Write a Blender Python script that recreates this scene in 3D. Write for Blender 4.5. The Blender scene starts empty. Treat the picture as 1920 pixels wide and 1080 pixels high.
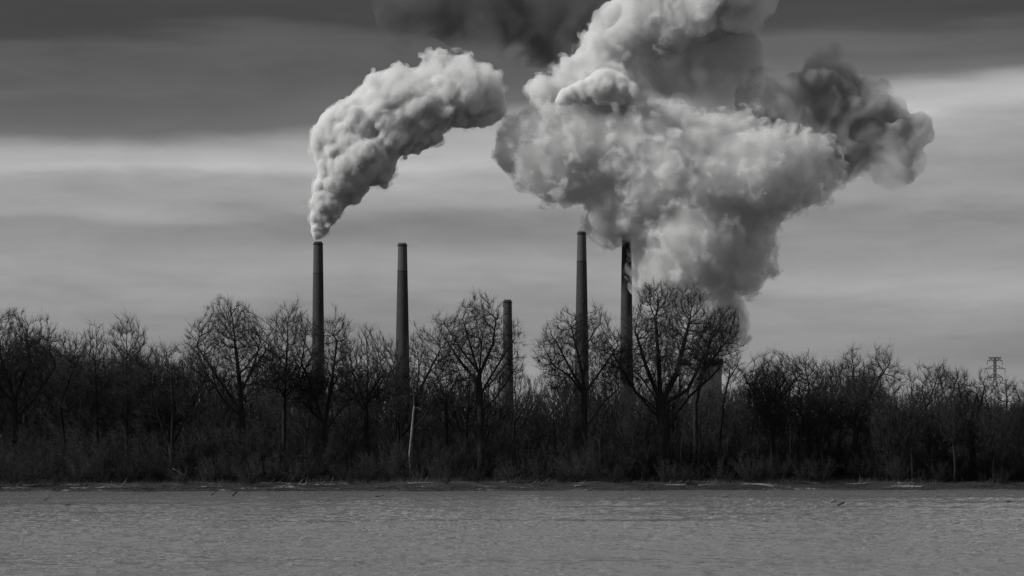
import bpy, bmesh, math, random, time
import numpy as np
from mathutils import Vector

T0 = time.time()
S = bpy.context.scene
C = S.collection
R = math.radians

# ---------------------------------------------------------------- camera, world, sun, exposure
CAM_H = 3.0            # metres above the river
F = 4720.0             # focal length in photograph pixels (1920 wide)
HORIZON = 885.0        # photograph row of the horizon

cam_d = bpy.data.cameras.new('camera')
cam = bpy.data.objects.new('camera', cam_d)
C.objects.link(cam)
cam.location = (0, 0, CAM_H)
cam.rotation_euler = (R(90), 0, 0)
cam_d.sensor_width = 36.0
cam_d.lens = 36.0 * F / 1920.0
cam_d.shift_y = (HORIZON - 540.0) / 1920.0
cam_d.clip_start = 0.5
cam_d.clip_end = 60000.0
S.camera = cam

SUN_ELEV, SUN_AZ = R(37), R(-108)      # azimuth measured from the view direction (+Y), negative = to the left
S.view_settings.view_transform = 'Standard'
S.view_settings.look = 'None'
S.view_settings.exposure = 0.0
S.view_settings.gamma = 1.0
S.view_settings.use_curve_mapping = False

S.render.engine = 'CYCLES'
cy = S.cycles
cy.use_denoising = True
cy.denoising_prefilter = 'NONE'
cy.max_bounces = 8
cy.diffuse_bounces = 2
cy.glossy_bounces = 2
cy.transmission_bounces = 4
cy.volume_bounces = 4
cy.transparent_max_bounces = 48
cy.volume_step_rate = 0.2
cy.volume_max_steps = 400
cy.caustics_reflective = False
cy.caustics_refractive = False

world = bpy.data.worlds.new('World')
S.world = world
world.use_nodes = True


class NT:
    """a small node-tree writer"""
    def __init__(self, tree):
        self.t = tree
        tree.nodes.clear()

    def n(self, kind, **kw):
        nd = self.t.nodes.new(kind)
        ins = kw.pop('ins', {})
        for k, v in kw.items():
            setattr(nd, k, v)
        for k, v in ins.items():
            s = nd.inputs[k]
            if isinstance(v, bpy.types.NodeSocket):
                self.t.links.new(v, s)
            else:
                s.default_value = v
        return nd

    def math(self, op, a, b=0.0, c=0.0, clamp=False):
        nd = self.n('ShaderNodeMath', operation=op, use_clamp=clamp, ins={0: a, 1: b, 2: c})
        return nd.outputs[0]

    def ramp(self, fac, stops, interp='EASE'):
        nd = self.n('ShaderNodeValToRGB', ins={0: fac})
        cr = nd.color_ramp
        cr.interpolation = interp
        while len(cr.elements) < len(stops):
            cr.elements.new(1.0)
        for e, (p, v) in zip(cr.elements, stops):
            e.position = p
            e.color = (v, v, v, 1)
        return nd.outputs[0]

    def noise(self, vec, scale, detail=4, rough=0.5, dist=0.0, dims='3D', w=0.0):
        nd = self.n('ShaderNodeTexNoise', noise_dimensions=dims,
                    ins={'Scale': scale, 'Detail': detail, 'Roughness': rough, 'Distortion': dist})
        if vec is not None:
            self.t.links.new(vec, nd.inputs['Vector'])
        return nd.outputs[0]

    def mapping(self, vec, scale=(1, 1, 1), loc=(0, 0, 0), rot=(0, 0, 0)):
        return self.n('ShaderNodeMapping', ins={'Vector': vec, 'Scale': scale, 'Location': loc, 'Rotation': rot}).outputs[0]

    def link(self, a, b):
        self.t.links.new(a, b)


def lin(v):
    return v / 12.92 if v <= 0.04045 else ((v + 0.055) / 1.055) ** 2.4


# overcast sky in layered bands, grey all round; the clear sky above it is the Sky Texture
w = NT(world.node_tree)
tc = w.n('ShaderNodeTexCoord')
gen = tc.outputs['Generated']
sky = w.n('ShaderNodeTexSky', sky_type='NISHITA', sun_disc=False, sun_elevation=SUN_ELEV, sun_rotation=SUN_AZ)
sky_bw = w.n('ShaderNodeRGBToBW', ins={0: sky.outputs[0]}).outputs[0]
sep = w.n('ShaderNodeSeparateXYZ', ins={0: gen})
elev = sep.outputs['Z']
# slow undulation of the cloud deck, then thin streaks along the horizon
wob = w.noise(w.mapping(gen, (5.0, 5.0, 9.0), (3.1, 0.4, 0.0)), 1.0, 3, 0.5)
wob2 = w.noise(w.mapping(gen, (9, 9, 60), (1.7, 5.2, 0.3)), 1.0, 4, 0.55)
wob3 = w.noise(w.mapping(gen, (3.0, 3.0, 26), (7.7, 2.2, 0.9)), 1.0, 3, 0.5)
e1 = w.math('ADD', elev, w.math('MULTIPLY', w.math('SUBTRACT', wob, 0.5), 0.04))
e1 = w.math('ADD', e1, w.math('MULTIPLY', w.math('SUBTRACT', wob2, 0.5), 0.022))
# the dark shelf of cloud hangs lower towards the left than towards the right
win = w.math('MULTIPLY', w.math('SMOOTH_MIN', 1.0, w.math('MULTIPLY_ADD', elev, 34.0, -3.6, clamp=True), 0.1),
             w.math('MULTIPLY_ADD', elev, -60.0, 9.9, clamp=True))
tilt = w.math('MULTIPLY', w.math('MAXIMUM', w.math('MINIMUM', sep.outputs['X'], 0.25), -0.25), -0.08)
e1 = w.math('ADD', e1, w.math('MULTIPLY', tilt, win))
e1 = w.math('MULTIPLY', e1, 1.0 / 0.6, clamp=True)


def ey(y):
    """photograph row -> position on the elevation ramp"""
    return (HORIZON - y) / F / 0.6


bands = w.ramp(e1, [
    (0.0, lin(0.56)), (ey(700), lin(0.54)), (ey(600), lin(0.525)), (ey(520), lin(0.565)), (ey(430), lin(0.525)),
    (ey(390), lin(0.57)), (ey(340), lin(0.58)), (ey(295), lin(0.66)), (ey(265), lin(0.62)), (ey(194), lin(0.36)), (ey(150), lin(0.32)),
    (ey(122), lin(0.325)), (ey(80), lin(0.225)), (ey(-60), lin(0.22)), (ey(-420), lin(0.47)), (0.75, lin(0.54)), (1.0, lin(0.56))])
mod = w.math('ADD', 1.0, w.math('MULTIPLY', w.math('SUBTRACT', wob3, 0.5), 1.0))
mod = w.math('ADD', mod, w.math('MULTIPLY', w.math('SUBTRACT', wob2, 0.5), 0.6))
wob4 = w.noise(w.mapping(gen, (26, 26, 110), (4.4, 1.2, 2.9)), 1.0, 5, 0.6, 0.6)
mod = w.math('ADD', mod, w.math('MULTIPLY', w.math('SUBTRACT', wob4, 0.5), 0.30))
cloud = w.math('MULTIPLY', w.math('MULTIPLY', bands, mod), 1.12)
SKY_STRENGTH = 0.1
cloud = w.math('DIVIDE', cloud, SKY_STRENGTH)
tot = w.math('ADD', w.math('MULTIPLY', cloud, 1.0), w.math('MULTIPLY', sky_bw, 0.06))
bg = w.n('ShaderNodeBackground', ins={'Color': tot, 'Strength': SKY_STRENGTH})
wo = w.n('ShaderNodeOutputWorld', ins={0: bg.outputs[0]})

sun_d = bpy.data.lights.new('sun', 'SUN')
sun_d.energy = 4.0
sun_d.angle = R(3)
sun_d.color = (1, 0.995, 0.985)
sun = bpy.data.objects.new('sun', sun_d)
C.objects.link(sun)
sdir = Vector((math.cos(SUN_ELEV) * math.sin(SUN_AZ), math.cos(SUN_ELEV) * math.cos(SUN_AZ), math.sin(SUN_ELEV)))
sun.rotation_euler = sdir.to_track_quat('Z', 'Y').to_euler()
sun.location = (-200, 100, 300)

# ---------------------------------------------------------------- helpers
rng = np.random.default_rng(11)


def PX(px, Y):
    return (px - 960.0) / F * Y


def PZ(py, Y):
    return CAM_H + (HORIZON - py) / F * Y


def material(name):
    m = bpy.data.materials.new(name)
    m.use_nodes = True
    return m, NT(m.node_tree)


def rough_mat(name, lo, hi, scale=1.0, rough=0.9, detail=5, stretch=(1, 1, 1), bump=0.0, spec=0.2):
    m, t = material(name)
    geo = t.n('ShaderNodeTexCoord')
    v = t.mapping(geo.outputs['Object'], stretch)
    nz = t.noise(v, scale, detail, 0.6)
    col = t.ramp(nz, [(0.3, lo), (0.7, hi)], 'LINEAR')
    b = t.n('ShaderNodeBsdfPrincipled', ins={'Base Color': col, 'Roughness': rough, 'Specular IOR Level': spec})
    if bump:
        bp = t.n('ShaderNodeBump', ins={'Height': nz, 'Strength': 0.6, 'Distance': bump})
        t.link(bp.outputs[0], b.inputs['Normal'])
    t.n('ShaderNodeOutputMaterial', ins={0: b.outputs[0]})
    return m


M = {}
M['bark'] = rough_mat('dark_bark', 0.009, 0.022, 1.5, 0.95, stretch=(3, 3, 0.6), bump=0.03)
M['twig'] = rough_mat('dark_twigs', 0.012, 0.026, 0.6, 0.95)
M['twig_grey'] = rough_mat('grey_brush_twigs', 0.02, 0.045, 0.5, 0.95)
M['bark_pale'] = rough_mat('pale_bark', 0.06, 0.22, 0.8, 0.85, stretch=(2, 2, 0.5), bump=0.02)
M['twig_pale'] = rough_mat('pale_twigs', 0.07, 0.15, 0.8, 0.9)
M['driftwood'] = rough_mat('driftwood', 0.08, 0.22, 2.0, 0.9, stretch=(1, 1, 1), bump=0.02)
M['driftwood_dark'] = rough_mat('wet_driftwood', 0.02, 0.05, 2.0, 0.7)
M['grass'] = rough_mat('dry_grass', 0.025, 0.075, 0.5, 0.95)
M['steel'] = rough_mat('galvanised_steel', 0.05, 0.09, 0.5, 0.6)
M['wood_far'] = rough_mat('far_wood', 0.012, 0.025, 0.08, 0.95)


def concrete(name, lo, hi, ring=2.4):
    """slip-formed concrete: faint lift rings, vertical run-down streaks"""
    m, t = material(name)
    tc_ = t.n('ShaderNodeTexCoord')
    o = tc_.outputs['Object']
    streak = t.noise(t.mapping(o, (0.7, 0.7, 0.018)), 1.0, 5, 0.6)
    blot = t.noise(o, 0.06, 4, 0.6)
    sz = t.n('ShaderNodeSeparateXYZ', ins={0: o}).outputs['Z']
    rg = t.noise(t.n('ShaderNodeCombineXYZ', ins={2: t.math('FLOOR', t.math('DIVIDE', sz, ring))}).outputs[0], 7.31, 0)
    f = t.math('ADD', t.math('MULTIPLY', streak, 0.5), t.math('MULTIPLY', blot, 0.35))
    f = t.math('ADD', f, t.math('MULTIPLY', rg, 0.15))
    col = t.ramp(f, [(0.33, lo), (0.68, hi)], 'LINEAR')
    b = t.n('ShaderNodeBsdfPrincipled', ins={'Base Color': col, 'Roughness': 0.9, 'Specular IOR Level': 0.2})
    t.n('ShaderNodeOutputMaterial', ins={0: b.outputs[0]})
    return m


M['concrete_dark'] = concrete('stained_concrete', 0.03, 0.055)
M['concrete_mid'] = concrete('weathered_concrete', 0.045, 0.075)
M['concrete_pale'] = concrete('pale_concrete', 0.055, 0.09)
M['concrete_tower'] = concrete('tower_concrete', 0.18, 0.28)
M['soot'] = rough_mat('sooty_rim', 0.015, 0.03, 0.5)


def mesh_obj(name, verts, faces, mat, parent=None, smooth=False):
    """verts (n,3); faces: list of (m,k) integer arrays; ONE mesh object"""
    me = bpy.data.meshes.new(name)
    verts = np.asarray(verts, dtype=np.float32)
    faces = [np.asarray(f, dtype=np.int32) for f in faces if len(f)]
    nl = sum(f.size for f in faces)
    nf = sum(len(f) for f in faces)
    me.vertices.add(len(verts))
    me.vertices.foreach_set('co', verts.ravel())
    me.loops.add(nl)
    me.loops.foreach_set('vertex_index', np.concatenate([f.ravel() for f in faces]))
    me.polygons.add(nf)
    tot_ = np.concatenate([np.full(len(f), f.shape[1], dtype=np.int32) for f in faces])
    st = np.concatenate([[0], np.cumsum(tot_)[:-1]]).astype(np.int32)
    me.polygons.foreach_set('loop_start', st)
    if smooth:
        me.polygons.foreach_set('use_smooth', np.ones(nf, dtype=bool))
    me.update(calc_edges=True)
    if mat is not None:
        me.materials.append(mat)
    o = bpy.data.objects.new(name, me)
    C.objects.link(o)
    if parent is not None:
        o.parent = parent
    return o


def empty(name, loc, label=None, cat=None, group=None):
    o = bpy.data.objects.new(name, None)
    C.objects.link(o)
    o.location = loc
    o.empty_display_size = 1.0
    tag(o, label, cat, group)
    return o


def tag(o, label=None, cat=None, group=None, kind=None):
    if label:
        o['label'] = label
    if cat:
        o['category'] = cat
    if group:
        o['group'] = group
    if kind:
        o['kind'] = kind
    return o


def copy_tree(root, loc, rotz, scale, label=None, group=None, cat=None):
    c = root.copy()
    C.objects.link(c)
    c.location = loc
    c.rotation_euler = (0, 0, rotz)
    c.scale = scale
    tag(c, label, cat, group)
    for ch in root.children:
        d = ch.copy()
        C.objects.link(d)
        d.parent = c
    return c


def frames(d):
    d = d / np.maximum(np.linalg.norm(d, axis=1, keepdims=True), 1e-9)
    ref = np.where(np.abs(d[:, 2:3]) > 0.9, np.array([[1.0, 0, 0]]), np.array([[0, 0, 1.0]]))
    u = np.cross(d, ref)
    u /= np.maximum(np.linalg.norm(u, axis=1, keepdims=True), 1e-9)
    return u, np.cross(d, u)


def prisms(p0, p1, r0, r1, k):
    """open k-sided tapered prisms -> verts, quads"""
    n = len(p0)
    u, v = frames(p1 - p0)
    a = np.arange(k) * 2 * math.pi / k
    ring = np.cos(a)[None, :, None] * u[:, None, :] + np.sin(a)[None, :, None] * v[:, None, :]
    A = p0[:, None, :] + ring * np.asarray(r0)[:, None, None]
    B = p1[:, None, :] + ring * np.asarray(r1)[:, None, None]
    V = np.concatenate([A, B], axis=1).reshape(-1, 3)
    i = np.arange(k)
    j = (i + 1) % k
    q = np.stack([i, j, j + k, i + k], axis=1)[None] + (np.arange(n) * 2 * k)[:, None, None]
    return V, q.reshape(-1, 4)


def cones(p0, p1, r0):
    """3-sided points for twigs"""
    n = len(p0)
    u, v = frames(p1 - p0)
    a = np.arange(3) * 2 * math.pi / 3
    ring = np.cos(a)[None, :, None] * u[:, None, :] + np.sin(a)[None, :, None] * v[:, None, :]
    A = p0[:, None, :] + ring * np.asarray(r0)[:, None, None]
    V = np.concatenate([A, p1[:, None, :]], axis=1).reshape(-1, 3)
    t = np.array([[0, 1, 3], [1, 2, 3], [2, 0, 3]])[None] + (np.arange(n) * 4)[:, None, None]
    return V, t.reshape(-1, 3)


def bars(segs, r, k=4):
    s = np.array(segs, dtype=float)
    return prisms(s[:, 0], s[:, 1], np.full(len(s), r), np.full(len(s), r), k)


def lathe(profile, k=32, close=False):
    pr = np.array(profile, dtype=float)
    a = np.arange(k) * 2 * math.pi / k
    V = np.stack([pr[:, None, 0] * np.cos(a), pr[:, None, 0] * np.sin(a), np.repeat(pr[:, 1:2], k, axis=1)], axis=2).reshape(-1, 3)
    q = []
    i = np.arange(k)
    j = (i + 1) % k
    for s in range(len(pr) - 1):
        q.append(np.stack([s * k + i, s * k + j, (s + 1) * k + j, (s + 1) * k + i], axis=1))
    return V, np.concatenate(q)


def merge(parts):
    Vs, Qs, Ts, off = [], [], [], 0
    for V, f in parts:
        Vs.append(V)
        (Qs if f.shape[1] == 4 else Ts).append(f + off)
        off += len(V)
    fs = []
    if Qs:
        fs.append(np.concatenate(Qs))
    if Ts:
        fs.append(np.concatenate(Ts))
    return np.concatenate(Vs), fs


# value noise in numpy, for the shapes of the ground and the steam
def hash3(i, j, k, s=0):
    h = (i.astype(np.int64) * 374761393 + j.astype(np.int64) * 668265263 + k.astype(np.int64) * 2147483647 + s * 1274126177) & 0xffffffff
    h = ((h ^ (h >> 13)) * 1274126177) & 0xffffffff
    h = ((h ^ (h >> 16)) * 2246822519) & 0xffffffff
    return ((h ^ (h >> 15)) & 0xffffff) / float(0xffffff)


def vnoise(p, s=0):
    f = np.floor(p).astype(np.int64)
    t = p - f
    t = t * t * (3 - 2 * t)
    o = 0
    for a in (0, 1):
        for b in (0, 1):
            for c in (0, 1):
                wt = (t[:, 0] if a else 1 - t[:, 0]) * (t[:, 1] if b else 1 - t[:, 1]) * (t[:, 2] if c else 1 - t[:, 2])
                o = o + wt * hash3(f[:, 0] + a, f[:, 1] + b, f[:, 2] + c, s)
    return o


def fbm(p, oct_=4, s=0):
    o, a, n = 0, 0.5, 0
    for k in range(oct_):
        o = o + a * vnoise(p * 2 ** k + 17.3 * k, s + k)
        n += a
        a *= 0.5
    return o / n


def worley(p, s=0):
    f = np.floor(p).astype(np.int64)
    acc = np.zeros(len(p))
    for a in (-1, 0, 1):
        for b in (-1, 0, 1):
            for c in (-1, 0, 1):
                i, j, k = f[:, 0] + a, f[:, 1] + b, f[:, 2] + c
                q = np.stack([i + hash3(i, j, k, s), j + hash3(i, j, k, s + 91), k + hash3(i, j, k, s + 173)], axis=1)
                acc += np.exp(-9.0 * np.sqrt(np.sum((q - p) ** 2, axis=1)))
    return -np.log(np.maximum(acc, 1e-9)) / 9.0 + 0.08       # soft creases between the lumps


# ---------------------------------------------------------------- ground, river
def waterline(x):
    x = np.asarray(x, dtype=float)
    n = vnoise(np.stack([x / 14.0, x * 0, x * 0 + 3.3], axis=-1).reshape(-1, 3)).reshape(x.shape)
    n2 = vnoise(np.stack([x / 4.0, x * 0, x * 0 + 8.3], axis=-1).reshape(-1, 3), 5).reshape(x.shape)
    return 391.0 + 0.31 * np.clip(x, -140, 140) + (n - 0.5) * 9.0 + (n2 - 0.5) * 3.0


def smooth(a, b, v):
    t = np.clip((v - a) / (b - a), 0, 1)
    return t * t * (3 - 2 * t)


def ground_z(x, y):
    x = np.asarray(x, dtype=float)
    y = np.asarray(y, dtype=float)
    d = y - waterline(x)
    p = np.stack([x / 7.0, y / 5.0, x * 0], axis=-1).reshape(-1, 3)
    n = fbm(p, 4, 3).reshape(x.shape)
    p2 = np.stack([x / 40.0, y / 30.0, x * 0], axis=-1).reshape(-1, 3)
    n2 = fbm(p2, 3, 9).reshape(x.shape)
    z = np.where(d < 0, np.maximum(d * 0.12, -2.0), 0.0)
    z = z + 0.42 * smooth(-0.3, 0.9, d) + 0.85 * smooth(2.0, 9.0, d) + 0.5 * smooth(12, 40, d)
    z = z + smooth(0.5, 9, d) * ((n - 0.5) * 0.8 + (n2 - 0.42) * 0.5)
    far = smooth(560, 950, y) * (1 - smooth(1100, 1600, y))
    px = 960 + x / np.maximum(y, 1) * F
    crest = 14.0 + 6.5 * smooth(1620, 1800, px) + 3.0 * (n2 - 0.5)
    z = z + far * crest + 4.0 * smooth(1300, 1900, y)
    return z


rows = np.concatenate([np.arange(330, 352, 4.0), np.arange(352, 436, 0.75), np.arange(436, 520, 4), np.arange(520, 1000, 20),
                       np.arange(1000, 2400, 80), np.array([2600, 3200, 4200, 6000, 9000, 14000, 25000])])
uu = np.linspace(-1, 1, 421)
uu = np.sign(uu) * (0.35 * np.abs(uu) + 0.65 * np.abs(uu) ** 3)
gx = uu[None, :] * (260 + 0.45 * rows[:, None])
gy = np.repeat(rows[:, None], len(uu), axis=1)
gz = ground_z(gx, gy)
gv = np.stack([gx, gy, gz], axis=2).reshape(-1, 3)
ni, nj = gx.shape
idx = np.arange(ni * nj).reshape(ni, nj)
gq = np.stack([idx[:-1, :-1], idx[:-1, 1:], idx[1:, 1:], idx[1:, :-1]], axis=2).reshape(-1, 4)
m, t = material('river_bank_mud')
geo = t.n('ShaderNodeNewGeometry')
pos = geo.outputs['Position']
n1 = t.noise(t.mapping(pos, (0.10, 0.32, 0.3)), 1.0, 6, 0.6)
n2_ = t.noise(pos, 2.2, 5, 0.65)
f = t.math('ADD', t.math('MULTIPLY', n1, 0.75), t.math('MULTIPLY', n2_, 0.25))
zz = t.n('ShaderNodeSeparateXYZ', ins={0: pos}).outputs['Z']
yy = t.n('ShaderNodeSeparateXYZ', ins={0: pos}).outputs['Y']
col = t.ramp(f, [(0.40, 0.01), (0.50, 0.010), (0.57, 0.02), (0.60, 0.20), (0.72, 0.28)], 'LINEAR')
# wet mud at the water, leaf litter inland
wet = t.math('MULTIPLY_ADD', zz, 1.0 / 0.35, -0.1, clamp=True)
inland = t.math('SUBTRACT', 1.0, t.math('MULTIPLY_ADD', zz, 1.0 / 0.5, -1.9, clamp=True))
col2 = t.n('ShaderNodeMix', data_type='RGBA', ins={'Factor': wet, 'A': (0.014, 0.014, 0.014, 1), 'B': col}).outputs['Result']
col3 = t.n('ShaderNodeMix', data_type='RGBA', ins={'Factor': inland, 'A': (0.018, 0.018, 0.018, 1), 'B': col2}).outputs['Result']
b = t.n('ShaderNodeBsdfPrincipled', ins={'Base Color': col3, 'Roughness': 0.85})
bp = t.n('ShaderNodeBump', ins={'Height': n2_, 'Strength': 0.5, 'Distance': 0.15})
t.link(bp.outputs[0], b.inputs['Normal'])
t.n('ShaderNodeOutputMaterial', ins={0: b.outputs[0]})
ground = mesh_obj('ground', gv, [gq], m, smooth=True)
tag(ground, kind='structure')

# river: one sheet whose waves are real relief, finer towards the camera
def river_waves(x, y, cell):
    z = np.zeros(x.size)
    xf, yf = x.ravel(), y.ravel()
    cf = cell.ravel()
    for k, (wl, amp, ang, st) in enumerate([(6.0, 0.036, 0.10, 1.5), (2.9, 0.042, -0.16, 1.3), (1.5, 0.050, 0.14, 1.5),
                                            (0.8, 0.050, -0.08, 1.5), (0.42, 0.034, 0.16, 1.5), (0.24, 0.014, -0.12, 1.4)]):
        ca, sa = math.cos(ang), math.sin(ang)
        u = (xf * ca + yf * sa) / (wl * st)
        v = (-xf * sa + yf * ca) / wl
        nz = vnoise(np.stack([u, v, np.full_like(u, k * 3.7)], axis=1), 40 + k)
        nz = 1.0 - np.abs(2.0 * nz - 1.0)                       # sharp crests
        z += amp * (nz - 0.5) * 2.0 * smooth(1.0, 2.4, wl / cf)
    calm = vnoise(np.stack([xf / 60.0, yf / 14.0, xf * 0 + 1.5], axis=1), 77) * 0.6 + vnoise(np.stack([xf / 19.0, yf / 6.0, xf * 0 + 4.5], axis=1), 78) * 0.4
    z *= 0.45 + 1.0 * smooth(0.3, 0.65, calm)
    return z.reshape(x.shape)


ry = [62.0]
while ry[-1] < 425:
    ry.append(ry[-1] + ry[-1] / 760.0 * (ry[-1] / 80.0) ** 0.5)
ry = np.concatenate([[-300, -100, 0, 30, 50], np.array(ry), [440, 470]])
ru = np.concatenate([[-1.0, -0.6, -0.36, -0.28], np.linspace(-0.22, 0.22, 430), [0.28, 0.36, 0.6, 1.0]])
wid = np.maximum(ry, 62.0)
rx = ru[None, :] * wid[:, None]
rx[:, 0] = -2500
rx[:, -1] = 2500
ryy = np.repeat(ry[:, None], len(ru), axis=1)
cell = np.maximum(np.repeat((wid / 760.0)[:, None], len(ru), axis=1), np.where(np.abs(ru)[None, :] > 0.226, 50.0, 0.0))
cell = np.where((ryy < 62) | (ryy > 426), 50.0, cell)
rz = river_waves(rx, ryy, cell)
rz *= (0.7 + 0.3 * smooth(0, 4, waterline(rx) - ryy)) * (1 + 1.5 * smooth(0.4, 1.05, cell))
ni, nj = rx.shape
idx = np.arange(ni * nj).reshape(ni, nj)
rq = np.stack([idx[:-1, :-1], idx[:-1, 1:], idx[1:, 1:], idx[1:, :-1]], axis=2).reshape(-1, 4)
m, t = material('river_water')
geo = t.n('ShaderNodeNewGeometry')
pos = geo.outputs['Position']
a2 = t.noise(t.mapping(pos, (2.6, 4.0, 1), (5, 3, 0), (0, 0, -0.18)), 1.0, 4, 0.6, 0.4)
# towards the far bank the short steep ripples are too fine for the sheet and live in the relief of the material
yw = t.n('ShaderNodeSeparateXYZ', ins={0: pos}).outputs['Y']
far_r = t.n('ShaderNodeMapRange', ins={'Value': yw, 'From Min': 150.0, 'From Max': 330.0, 'To Min': 0.03, 'To Max': 0.20}).outputs[0]
bp = t.n('ShaderNodeBump', ins={'Height': a2, 'Strength': 0.9, 'Distance': far_r})
b = t.n('ShaderNodeBsdfPrincipled', ins={'Base Color': (0.13, 0.13, 0.13, 1), 'Roughness': 0.02, 'IOR': 1.33})
t.link(bp.outputs[0], b.inputs['Normal'])
t.n('ShaderNodeOutputMaterial', ins={0: b.outputs[0]})
river = mesh_obj('river', np.stack([rx, ryy, rz], axis=2).reshape(-1, 3), [rq], m, smooth=True)
tag(river, kind='structure')

print('setting', round(time.time() - T0, 1))
# ---------------------------------------------------------------- chimneys
def chimney(name_px, top_y, w_top, base_px, base_y, w_base, Y, mats, split_y, label, cap='crown', group='concrete chimneys of the power station'):
    """tapered round chimney given by its photograph outline at distance Y"""
    k = Y / F
    x = PX(name_px, Y)
    top = PZ(top_y, Y)
    zb = float(ground_z(np.array([x]), np.array([Y]))[0]) - 0.5
    r1, rb = w_top * k / 2, w_base * k / 2
    ztap = PZ(base_y, Y)
    root = empty('chimney', (x, Y, zb), label, 'chimney', group)

    def rad(z):
        return r1 + (rb - r1) * (top - z) / (top - ztap)
    zs = PZ(split_y, Y)
    V, q = lathe([(rad(zb), 0), (rad((zb + zs) / 2), (zb + zs) / 2 - zb), (rad(zs), zs - zb)], 40)
    mesh_obj('lower_shaft', V, [q], mats[0], root, True)
    zc = top - 2.2
    V, q = lathe([(rad(zs) - 0.06, zs - zb), (rad((zc + zs) / 2) - 0.05, (zc + zs) / 2 - zb), (rad(zc) - 0.03, zc - zb)], 40)
    mesh_obj('upper_shaft', V, [q], mats[1], root, True)
    # ring at the joint
    V, q = lathe([(rad(zs) - 0.1, zs - 0.25 - zb), (rad(zs) + 0.16, zs - 0.25 - zb), (rad(zs) + 0.16, zs + 0.2 - zb), (rad(zs) - 0.1, zs + 0.2 - zb)], 40)
    mesh_obj('band_ring', V, [q], M['concrete_dark'], root)
    # platform, cap and liner
    rt = rad(zc)
    V, q = lathe([(rt - 0.1, zc - zb), (rt + 0.42, zc - zb), (rt + 0.42, zc + 0.35 - zb), (rt + 0.02, zc + 0.35 - zb), (rt - 0.55, zc + 1.7 - zb),
                  (rt - 0.55, zc + 2.0 - zb), (rt - 1.0, zc + 2.0 - zb), (rt - 1.0, zc - 3 - zb)], 40)
    cp = mesh_obj('cap', V, [q], M['soot'], root)
    if cap == 'crown':
        segs = []
        for a in range(12):
            an = a * math.pi / 6
            p = Vector(((rt - 0.7) * math.cos(an), (rt - 0.7) * math.sin(an), zc + 2.0 - zb))
            segs.append((p, p + Vector((0, 0, 0.9))))
        for a in range(24):
            a0, a1 = a * math.pi / 12, (a + 1) * math.pi / 12
            segs.append((((rt + .38) * math.cos(a0), (rt + .38) * math.sin(a0), zc + 1.3 - zb), ((rt + .38) * math.cos(a1), (rt + .38) * math.sin(a1), zc + 1.3 - zb)))
            if a % 2 == 0:
                segs.append((((rt + .38) * math.cos(a0), (rt + .38) * math.sin(a0), zc + .3 - zb), ((rt + .38) * math.cos(a0), (rt + .38) * math.sin(a0), zc + 1.3 - zb)))
        V, q = bars(segs, 0.09)
        tag(mesh_obj('railing', V, [q], M['steel'], cp), kind='stuff')
    # sampling port with its little balcony, ladder up the side
    zp = PZ((split_y + base_y) / 2 - 25, Y) - zb
    an = R(-62)
    rr = rad(zp + zb)
    bm = bmesh.new()
    bmesh.ops.create_cube(bm, size=1.0)
    bmesh.ops.scale(bm, vec=(1.1, 1.6, 1.9), verts=bm.verts)
    me = bpy.data.meshes.new('sampling_port')
    bmesh.ops.bevel(bm, geom=bm.edges[:], offset=0.1, segments=1, affect='EDGES')
    bm.to_mesh(me)
    bm.free()
    me.materials.append(M['soot'])
    o = bpy.data.objects.new('sampling_port', me)
    C.objects.link(o)
    o.parent = root
    o.location = (rr * math.cos(an), rr * math.sin(an), zp)
    o.rotation_euler = (0, 0, an)
    segs = []
    al = R(-20)
    for s_ in (-0.03, 0.03):
        z0 = 2.0
        segs.append((((rad(zb) + .3) * math.cos(al + s_), (rad(zb) + .3) * math.sin(al + s_), z0), ((rt + .3) * math.cos(al + s_), (rt + .3) * math.sin(al + s_), zc - zb)))
    V, q = bars(segs, 0.06)
    mesh_obj('ladder', V, [q], M['steel'], root)
    return root


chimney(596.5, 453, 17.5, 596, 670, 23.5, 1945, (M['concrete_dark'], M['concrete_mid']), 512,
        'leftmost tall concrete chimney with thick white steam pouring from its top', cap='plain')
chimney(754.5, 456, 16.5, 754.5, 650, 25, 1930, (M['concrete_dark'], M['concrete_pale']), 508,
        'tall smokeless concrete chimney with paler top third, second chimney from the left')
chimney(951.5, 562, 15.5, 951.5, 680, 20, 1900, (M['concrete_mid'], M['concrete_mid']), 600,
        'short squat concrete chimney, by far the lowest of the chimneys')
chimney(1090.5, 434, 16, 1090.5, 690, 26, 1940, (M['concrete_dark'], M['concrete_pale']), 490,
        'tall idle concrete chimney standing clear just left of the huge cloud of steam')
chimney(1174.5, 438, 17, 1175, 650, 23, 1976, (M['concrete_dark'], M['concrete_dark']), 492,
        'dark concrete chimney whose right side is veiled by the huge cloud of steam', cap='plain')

# cooling tower
Yt = 1990.0
k = Yt / F
tx = PX(1313, Yt)
zb = float(ground_z(np.array([tx]), np.array([Yt]))[0]) - 0.3
root = empty('cooling_tower', (tx, Yt, zb), 'broad concrete cooling tower with flared rim, half hidden behind the biggest tree', 'cooling tower')
zt = PZ(673, Yt) - zb
prof = []
rt = 43.5 * k
for i in range(25):
    f_ = i / 24
    z_ = 9 + f_ * (zt - 9 - 4.6)
    r_ = rt * (0.925 * math.sqrt(1 + ((z_ - zt * 0.80) / (zt * 0.80)) ** 2 * 1.15))
    prof.append((r_, z_))
V, q = lathe(prof, 64)
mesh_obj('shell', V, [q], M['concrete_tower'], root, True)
r_e = prof[-1][0]
V, q = lathe([(r_e + .05, zt - 5.2), (r_e + 0.5, zt - 5.2), (rt, zt - 0.5), (rt, zt), (rt - 0.9, zt), (r_e - .8, zt - 5.2), (prof[-6][0] - .6, prof[-6][1])], 64)
mesh_obj('rim', V, [q], M['concrete_dark'], root)
segs = []
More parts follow.
